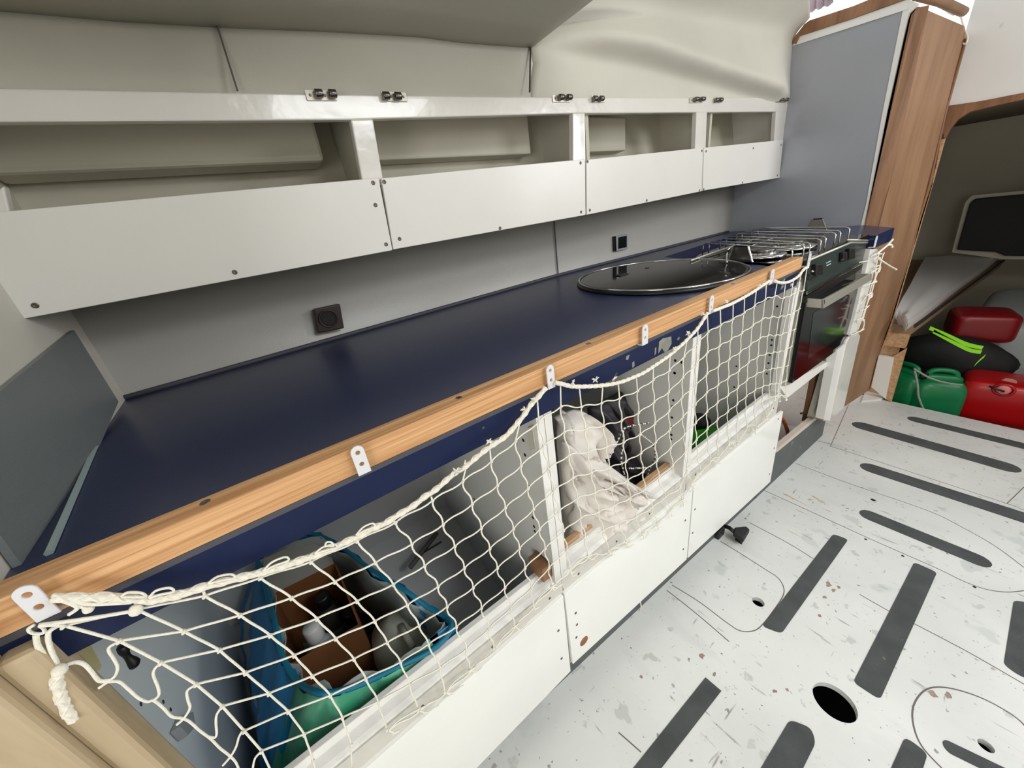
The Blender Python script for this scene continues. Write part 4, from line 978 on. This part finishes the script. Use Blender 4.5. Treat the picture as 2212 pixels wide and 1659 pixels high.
def bottle(loc, r, h, name, label, m, capm, parts=True):
    t = thing(name, loc, label, 'bottle'); l = V(loc)
    MB().lathe([(r*.9,0),(r,.006),(r,h*.62),(r*.85,h*.75),(r*.45,h*.84),(r*.42,h*.88)], l, (0,0,1), 28).build('body', m, t, True)
    MB().lathe([(r*.58,h*.85),(r*.6,h*.86),(r*.58,h*.98),(r*.5,h)], l, (0,0,1), 28).build('cap', capm, t, True)
    MB().lathe([(r*1.01,h*.25),(r*1.015,h*.255),(r*1.015,h*.55),(r*1.01,h*.555)], l, (0,0,1), 28).build('label_band', CARDG, t, True)
    fix(t); return t
c = PZ(673,1363,.455); bottle((c.x,c.y+.01,.222), .028, .235, 'bottle', 'white plastic bottle with broad white cap in the cardboard box', WBOT, mat('white_cap',(214,214,216),.35))
c = PZ(700,1300,.40); bottle((c.x,c.y,.222), .030, .20, 'bottle', 'dark bottle with black cap behind the white bottle', mat('smoky_bottle',(60,58,52),.3), BLACKP)
c = PZ(760,1330,.38); bottle((c.x,c.y+.005,.222), .028, .17, 'bottle', 'black bottle in the right rear corner of the cardboard box', BLACKP, BLACKP)
cn = thing('canister', PZ(860,1400,.23), 'cloudy white plastic canister with moulded handle beside the cardboard box', 'canister')
c = PZ(862,1370,.40)
MB().lathe([(.055,0),(.064,.01),(.068,.12),(.060,.17),(.03,.20),(.02,.21)], (c.x+.012,c.y+.02,.205), (0,0,1), 28, 1, 1.15).build('body', TRWH, cn, True)
MB().tube([PZ(866,1352,.415), PZ(880,1378,.418), PZ(893,1398,.412)], .007, 10).build('handle', TRWH, cn, True)
fix(cn)
# folds of cloth
def cloth(outl_l, outl_r, yfun, m, name, label, cat, amp, freq, seed, nu=60, nv=70, tilt=0, fall=0):
    """surface between two edge curves; folds push it towards the aisle"""
    A = smooth([PY(*p, yfun) for p in outl_l], 8); B = smooth([PY(*p, yfun) for p in outl_r], 8); rnd = random.Random(seed); ph = [rnd.uniform(0,6) for _ in range(6)]
    def samp(c_, t): f_ = t*(len(c_)-1); i = min(len(c_)-2, int(f_)); return lerp(c_[i], c_[i+1], f_-i)
    def fn(u, v_):
        p = lerp(samp(A, v_), samp(B, v_), u); s_ = u*freq+tilt*v_+.6*math.sin(v_*5+ph[0])+.3*math.sin(u*9+v_*7+ph[3])
        f_ = (1-abs(math.sin(s_*math.pi+ph[1]+.8*math.sin(v_*9+ph[5]))))**1.3*.8+.3*math.sin(v_*11+u*6+ph[2])*.5+.18*math.sin(v_*23-u*11+ph[4])
        e_ = min(1, 6*u, 6*(1-u), 6*v_, 6*(1-v_)); e_ = e_**.5
        return p+V((.4*amp*math.sin(s_*3.1), -amp*f_*e_-.03*e_, 0))
    o = MB().grid(fn, nu, nv).build(name, m, None, True, solid=.002)
    if label: tag(o, label, cat)
    return o
cl = thing('crumpled_cloth', PY(1260,1150,.5), 'crumpled off-white cotton cloth bulging out of the middle cabinet', 'cloth')
def part_cloth(*a, **k):
    o = cloth(*a, **k); o.parent = cl; return o
part_cloth([(1192,893),(1188,950),(1192,1010),(1198,1080),(1204,1130),(1212,1165)], [(1250,893),(1284,920),(1285,970),(1270,1020),(1262,1080),(1222,1160)], .50, CLOTH, 'drape', '', '', .05, 3.0, 3, tilt=1.4)
part_cloth([(1200,960),(1215,1000),(1235,1060),(1245,1100),(1225,1150),(1216,1190)], [(1310,1010),(1350,1040),(1388,1060),(1380,1100),(1330,1150),(1235,1202)], .465, CLOTH, 'drape', '', '', .042, 3.4, 8, tilt=-1.6)
part_cloth([(1255,1040),(1262,1070),(1275,1110),(1290,1140)], [(1340,1030),(1380,1062),(1392,1090),(1352,1138)], .45, CLOTH, 'drape', '', '', .022, 1.8, 12, tilt=1.0)
fix(cl)
gb = thing('grey_bag', PY(1390,1040,.6), 'dark grey nylon bag behind the white cloth in the middle cabinet', 'bag')
for a in [([(1290,870),(1320,930),(1340,990),(1360,1060),(1375,1110)], [(1370,830),(1400,880),(1430,960),(1470,1020),(1480,1080)], .60, .035, 3, 4, 2),
          ([(1270,880),(1282,960),(1300,1020),(1330,1060)], [(1330,860),(1350,930),(1370,1000),(1400,1060)], .56, .03, 2, 9, 1)]:
    o = cloth(a[0], a[1], a[2], GBAG, 'body', '', '', a[3], a[4], a[5], tilt=a[6]); o.parent = gb
hoop = smooth([PY(1345,815,.7), PY(1385,840,.66), PY(1405,890,.62), PY(1412,950,.6), PY(1405,1010,.58)], 6)
MB().tube(hoop, .012, 8).build('stiff_rim', mat('black_rim',(30,28,30),.5), gb, True)
MB().prism(lpx([(1352,905),(1366,900),(1370,918),(1362,922)], PY, .55), (0,.004,0)).build('red_patch', mat('red_patch',(120,20,16),.6), gb)
fix(gb)
cdp = [(1402,914),(1370,918),(1345,928),(1335,950),(1322,975),(1312,1000),(1300,1015),(1285,1025)]
cd2 = [(1346,930),(1346,955),(1342,990),(1345,1010),(1350,1030)]; cd3 = [(1380,935),(1400,950),(1412,965),(1416,985),(1410,1000),(1400,1020),(1392,1045)]; cd4 = [(1356,1012),(1380,1011),(1395,1010)]; cd5 = [(1370,1054),(1385,1050),(1392,1040)]
cb = MB()
for q in (cdp, cd2, cd3, cd4, cd5): cb.tube(smooth([PY(*p, .455) for p in q], 6), .0022, 6)
tag(cb.build('cord', BWCORD, None, True), 'thin black and white flecked cord looped over the grey bag', 'cord')
gx_ = PY(1526,962,.54)
gbo = thing('green_bag', gx_, 'bright green bag on the floor of the far cabinet', 'bag')
blob(gx_+V((.02,.02,-.02)), .085, .07, .075, .10, 5).build('body', LIME, gbo, True)
blob(gx_+V((.03,.05,.065)), .035, .04, .03, .10, 6).build('black_top', DKBAG, gbo, True)
fix(gbo)

# ================================================================== FLOOR STRIPS
def tipstrip(a, b, tpx, label, rnd=1.0):
    A, B = PF(*a), PF(*b); m_ = ((a[0]+b[0])/2, (a[1]+b[1])/2); t = (B-A).normalized(); s_ = FN.cross(t)
    w_ = abs((PF(m_[0],m_[1]-tpx/2)-PF(m_[0],m_[1]+tpx/2)).dot(s_))/2
    A2, B2 = A+t*w_*rnd, B-t*w_*rnd; pts = []
    for k in range(9): an = -math.pi/2+math.pi*k/8; pts.append(B2+t*w_*rnd*math.cos(an)+s_*w_*math.sin(an))
    for k in range(9): an = math.pi/2+math.pi*k/8; pts.append(A2+t*w_*rnd*math.cos(an)+s_*w_*math.sin(an))
    o = MB().prism([p+FN*.0002 for p in pts], FN*.0013).build('grip_strip', TAPE, None); tag(o, label, 'grip strip', 'dark anti-slip strips on the cabin floor')
def polystrip(q, label):
    P_ = [PF(*p) for p in q]; n = len(P_); pts = []
    r = .012
    for i in range(n):
        a, b, c_ = P_[i-1], P_[i], P_[(i+1) % n]; u = (a-b).normalized()*r; v_ = (c_-b).normalized()*r
        for k in range(5): t = k/4; pts.append((b+u)*(1-t)**2+b*2*t*(1-t)+(b+v_)*t*t)
    o = MB().prism([p+FN*.0002 for p in pts], FN*.0013).build('grip_strip', TAPE, None); tag(o, label, 'grip strip', 'dark anti-slip strips on the cabin floor')
tipstrip((1841,914),(2207,1018),17,'dark grip strip with round ends, second from the berth sill')
tipstrip((1960,902),(2330,993),12,'thin dark grip strip nearest the berth sill')
tipstrip((1858,1004),(2340,1160),21,'longest dark grip strip, third from the berth sill, running off to the right')
tipstrip((1857,1105),(2143,1222),22,'short dark grip strip with round ends, beside the small drilled hole')
polystrip([(1800,1154),(1832,1166),(1688,1369),(1646,1353)], 'scuffed dark strip beside the rounded hatch with the finger hole')
polystrip([(1975,1215),(2024,1237),(1901,1512),(1843,1474)], 'wide smooth dark strip in the middle of the floor, above the big hole')
P7 = [(1524,1464),(1558,1493),(1351,1760),(1288,1760)]
o = MB().prism([PF(*p)+FN*.0002 for p in P7], FN*.0013).build('grip_strip', TAPE, None); tag(o, 'square-cut dark strip nearest the base cabinet doors', 'grip strip', 'dark anti-slip strips on the cabin floor')
polystrip([(1706,1555),(1752,1573),(1762,1605),(1690,1750),(1590,1750)], 'broad dark strip at the bottom edge, left of the round hole')
polystrip([(1955,1592),(2004,1628),(1965,1750),(1885,1750)], 'dark strip at the bottom edge between the big hole and the oval hatch')
polystrip([(2190,1297),(2250,1308),(2250,1475),(2205,1462),(2168,1436)], 'wide dark strip cut off by the right edge of the photo')
tipstrip((2037,1608),(2210,1692),26,'small dark strip inside the oval hatch outline', .8)

# ================================================================== AFTER CABIN
XQ = 2.9
mt = thing('mattress', PX(1953,715,XQ), 'thin white plastic-wrapped mattress on the dark bunk', 'mattress')
n1, n2 = PX(1931,680,XQ), PX(1955,716,XQ)
zt_ = PX(1935,672,XQ).z
def mfn(u, v_):
    a = PZ(lerp(1937,2000,v_), lerp(668,553,v_), zt_+.01); b = PZ(lerp(1962,2165,v_), lerp(694,545,v_), zt_)
    p = lerp(a, b, u); return p+V((0,0,.007*math.sin(u*11+v_*3+.8*math.sin(v_*7))*(1-.5*v_)+.006*math.sin(v_*11+u*2)))
MB().grid(mfn, 20, 26).build('top_cover', MATT, mt, True)
q0 = [mfn(1, k/26) for k in range(27)]
MB().grid(lambda u, v_: mfn(1, u)+V((0,-.003*math.sin(v_*3.1),-.05*v_)), 40, 4).build('side', MATT, mt, True)
e1_ = [mfn(k/10, 0) for k in range(11)]; mb = MB()
for a, b in zip(e1_, e1_[1:]): mb.prism([a, b, b+V((0,0,-.055)), a+V((0,0,-.055))], (.01,0,0))
mb.build('end', MATT, mt, True); fix(mt)
bk_ = thing('bunk', PX(1953,745,XQ), 'wooden bunk board carrying the mattress in the after cabin', 'bunk')
zb_ = zt_-.06
ed = [PX(1915,722,XQ-.02), PX(1958,735,XQ-.02)]
b1_ = V((XQ-.04, q0[0].y-.01, zb_)); b2_ = V((q0[-1].x, q0[-1].y-.02, zb_))
MB().prism([b1_, b2_, V((b2_.x,1.2,zb_)), V((XQ-.04,1.2,zb_))], (0,0,-.05)).build('board', mat('bunk_ply',(150,120,92),.7,var=.1), bk_)
MB().tube([b1_+V((0,-.003,-.004)), b2_+V((0,-.003,-.004))], .008, 6).build('rubber_edge', RUBB, bk_)
MB().box((XQ-.05,q0[0].y-.005,zb_-.13),(XQ-.01,1.2,zb_-.05)).build('bearer', RAWW, bk_)
MB().box((XQ-.02,q0[0].y+.02,-.5),(XQ,1.2,zb_-.1)).build('end_board', RAWW, bk_)
fix(bk_)
jb = thing('jamb_block', PX(1910,840,XA), 'white painted block at the foot of the doorway post', 'block')
MB().prism(lpx([(1898,768),(1931,773),(1913,862),(1882,836)], PX, XA-.02), (.02,0,0)).build('white_panel', WHITEP, jb)
MB().prism(lpx([(1927,771),(1958,753),(1925,868),(1912,862)], PX, XA-.015), (.02,0,0)).build('wood_edge', RAWW, jb)
s3 = [PF(1872,837,.0), PF(1918,845,.0), PF(1916,855,.0), PF(1903,866,.0), PF(1860,870,0)]
MB().prism(s3, FN*.012).build('sill_step', WHITEP, jb, bevel=.002)
fix(jb)
def rbox(c, sx, sy, sz, r, rot=0, tilt=0):
    """rounded box as a superellipsoid grid"""
    M_ = Matrix.Rotation(rot, 3, 'Z') @ Matrix.Rotation(tilt, 3, 'Y'); e = r
    def sg(v_, p): return math.copysign(abs(v_)**p, v_)
    def fn(u, v_):
        a = 2*math.pi*u; b = -math.pi/2+math.pi*v_
        return V(c)+M_ @ V((sx*sg(math.cos(b),e)*sg(math.cos(a),e), sy*sg(math.cos(b),e)*sg(math.sin(a),e), sz*sg(math.sin(b),e)))
    return MB().grid(fn, 48, 28)
# green jerrycans
def green_can(px, py, x, s_, rot, label):
    c = PX(px, py, x); t = thing('jerrycan', (c.x,c.y,c.z-.2*s_), label, 'jerrycan')
    rbox(c+V((0,0,-.11*s_)), .11*s_, .085*s_, .15*s_, .45, rot).build('body', GRNP, t, True)
    rbox(c+V((.0,.0,.03*s_)), .085*s_, .03*s_, .035*s_, .6, rot).build('shoulder', GRNP, t, True)
    d = V((math.cos(rot),math.sin(rot),0)); e_ = V((-d.y,d.x,0))
    MB().tube(smooth([c+d*-.06*s_+V((0,0,.02*s_)), c+d*-.05*s_+V((0,0,.075*s_)), c+V((0,0,.088*s_)), c+d*.05*s_+V((0,0,.075*s_)), c+d*.06*s_+V((0,0,.02*s_))], 5), .014*s_, 10).build('handle', GRNP, t, True)
    MB().lathe([(.022*s_,0),(.024*s_,.02*s_),(.02*s_,.035*s_)], c+d*-.085*s_+V((0,0,.03*s_)), (0,0,1), 18).build('cap', BLACKP if rot > .5 else GRNP, t, True)
    fix(t)
green_can(2028,830,3.02,1.0,-1.2,'green plastic jerrycan with moulded handle, in front of the red one')
green_can(1955,815,3.02,.95,1.1,'green plastic jerrycan with black cap, partly behind the door post')
def red_can(c, sx, sy, sz, label, m, rot, cap=True):
    t = thing('fuel_can', c-V((0,0,sz)), label, 'fuel can')
    rbox(c, sx, sy, sz, .35, rot).build('body', m, t, True)
    if cap:
        k = PX(2168,842,c.x-sx*1.0-.005)
        MB().tube([k+V((0,math.cos(a)*.035,math.sin(a)*.03)) for a in [2*math.pi*i/24 for i in range(24)]], .006, 8, True).build('collar', m, t, True)
        MB().lathe([(.024,0),(.024,.014),(.02,.018),(.001,.018)], k+V((.005,0,0)), (-1,0,.15), 24).build('cap', PINKC, t, True)
        MB().tube([k+V((-.012,.05,.012)), k+V((-.016,.03,.004)), k+V((-.018,-.005,-.002))], .005, 8).build('cap_strap', BLACKP, t, True)
        MB().prism([k+V((-.001,.02,.05)), k+V((-.001,-.03,.045)), k+V((-.001,-.028,.058)), k+V((-.001,-.01,.066)), k+V((-.001,.01,.064))], (.002,0,0)).build('label_mark', mat('worn_label',(190,120,116),.6), t)
    fix(t)
c = PX(2165,850,3.12); red_can(c+V((.0,-.0,-.03)), .12, .155, .125, 'bright red plastic fuel can with faded pink cap behind the sill', REDP, .12)
c = PX(2118,700,3.45); red_can(c, .12, .13, .085, 'darker red plastic container higher up at the back, under the bunk', REDD, .3, False)
db = PX(2040,770,3.25)
tag(blob(PX(2045,775,3.3), .10, .26, .15, .06, 3).build('black_bag', DKBAG, None, True), 'black bag lying in shadow between the green and red cans', 'bag')
ls = MB()
for q in ([(2010,705),(2050,722),(2090,740),(2125,748)], [(2018,712),(2055,732),(2095,752),(2122,757)], [(2130,765),(2118,775),(2108,785)]):
    P_ = smooth([PX(*p, 3.0) for p in q], 6)
    for a, b in zip(P_, P_[1:]): ls.prism([a, b, b+V((.0,.002,-.02)), a+V((0,.002,-.02))], (.003,0,0))
tag(ls.build('webbing_strap', LIMES, None), 'lime green webbing strap across the black bag', 'strap')
gr = MB()
for q in ([(1974,796),(2000,812),(2025,822),(2050,828),(2080,832)], [(1976,800),(1982,830),(1984,855),(1992,878),(1998,886)]):
    gr.tube(smooth([PX(*p, 2.9) for p in q], 6), .005, 8)
tag(gr.build('rope', ROPEG, None, True), 'thin grey-white rope lashed over the green jerrycans', 'rope')
tk = PX(2190,640,3.7)
tag(rbox(V((4.0,-.25,-.02)), .5, .42, .22, .22).build('storage_tank', TANK, None, True), 'pale grey moulded tank behind the red cans', 'tank')
# torn insulation at the deckhead
def ins(u, v_):
    p = PZ(lerp(1688,1800,u), lerp(-30,26-40*abs(u-.45),v_), 1.80-.02*v_); return p+V((0,0,.004*math.sin(u*40)+.003*math.sin(v_*31)))
tag(MB().grid(ins, 30, 12).build('torn_insulation', PINKF, None, True, solid=.012), 'torn edge of pinkish foam insulation hanging at the deckhead', 'insulation')
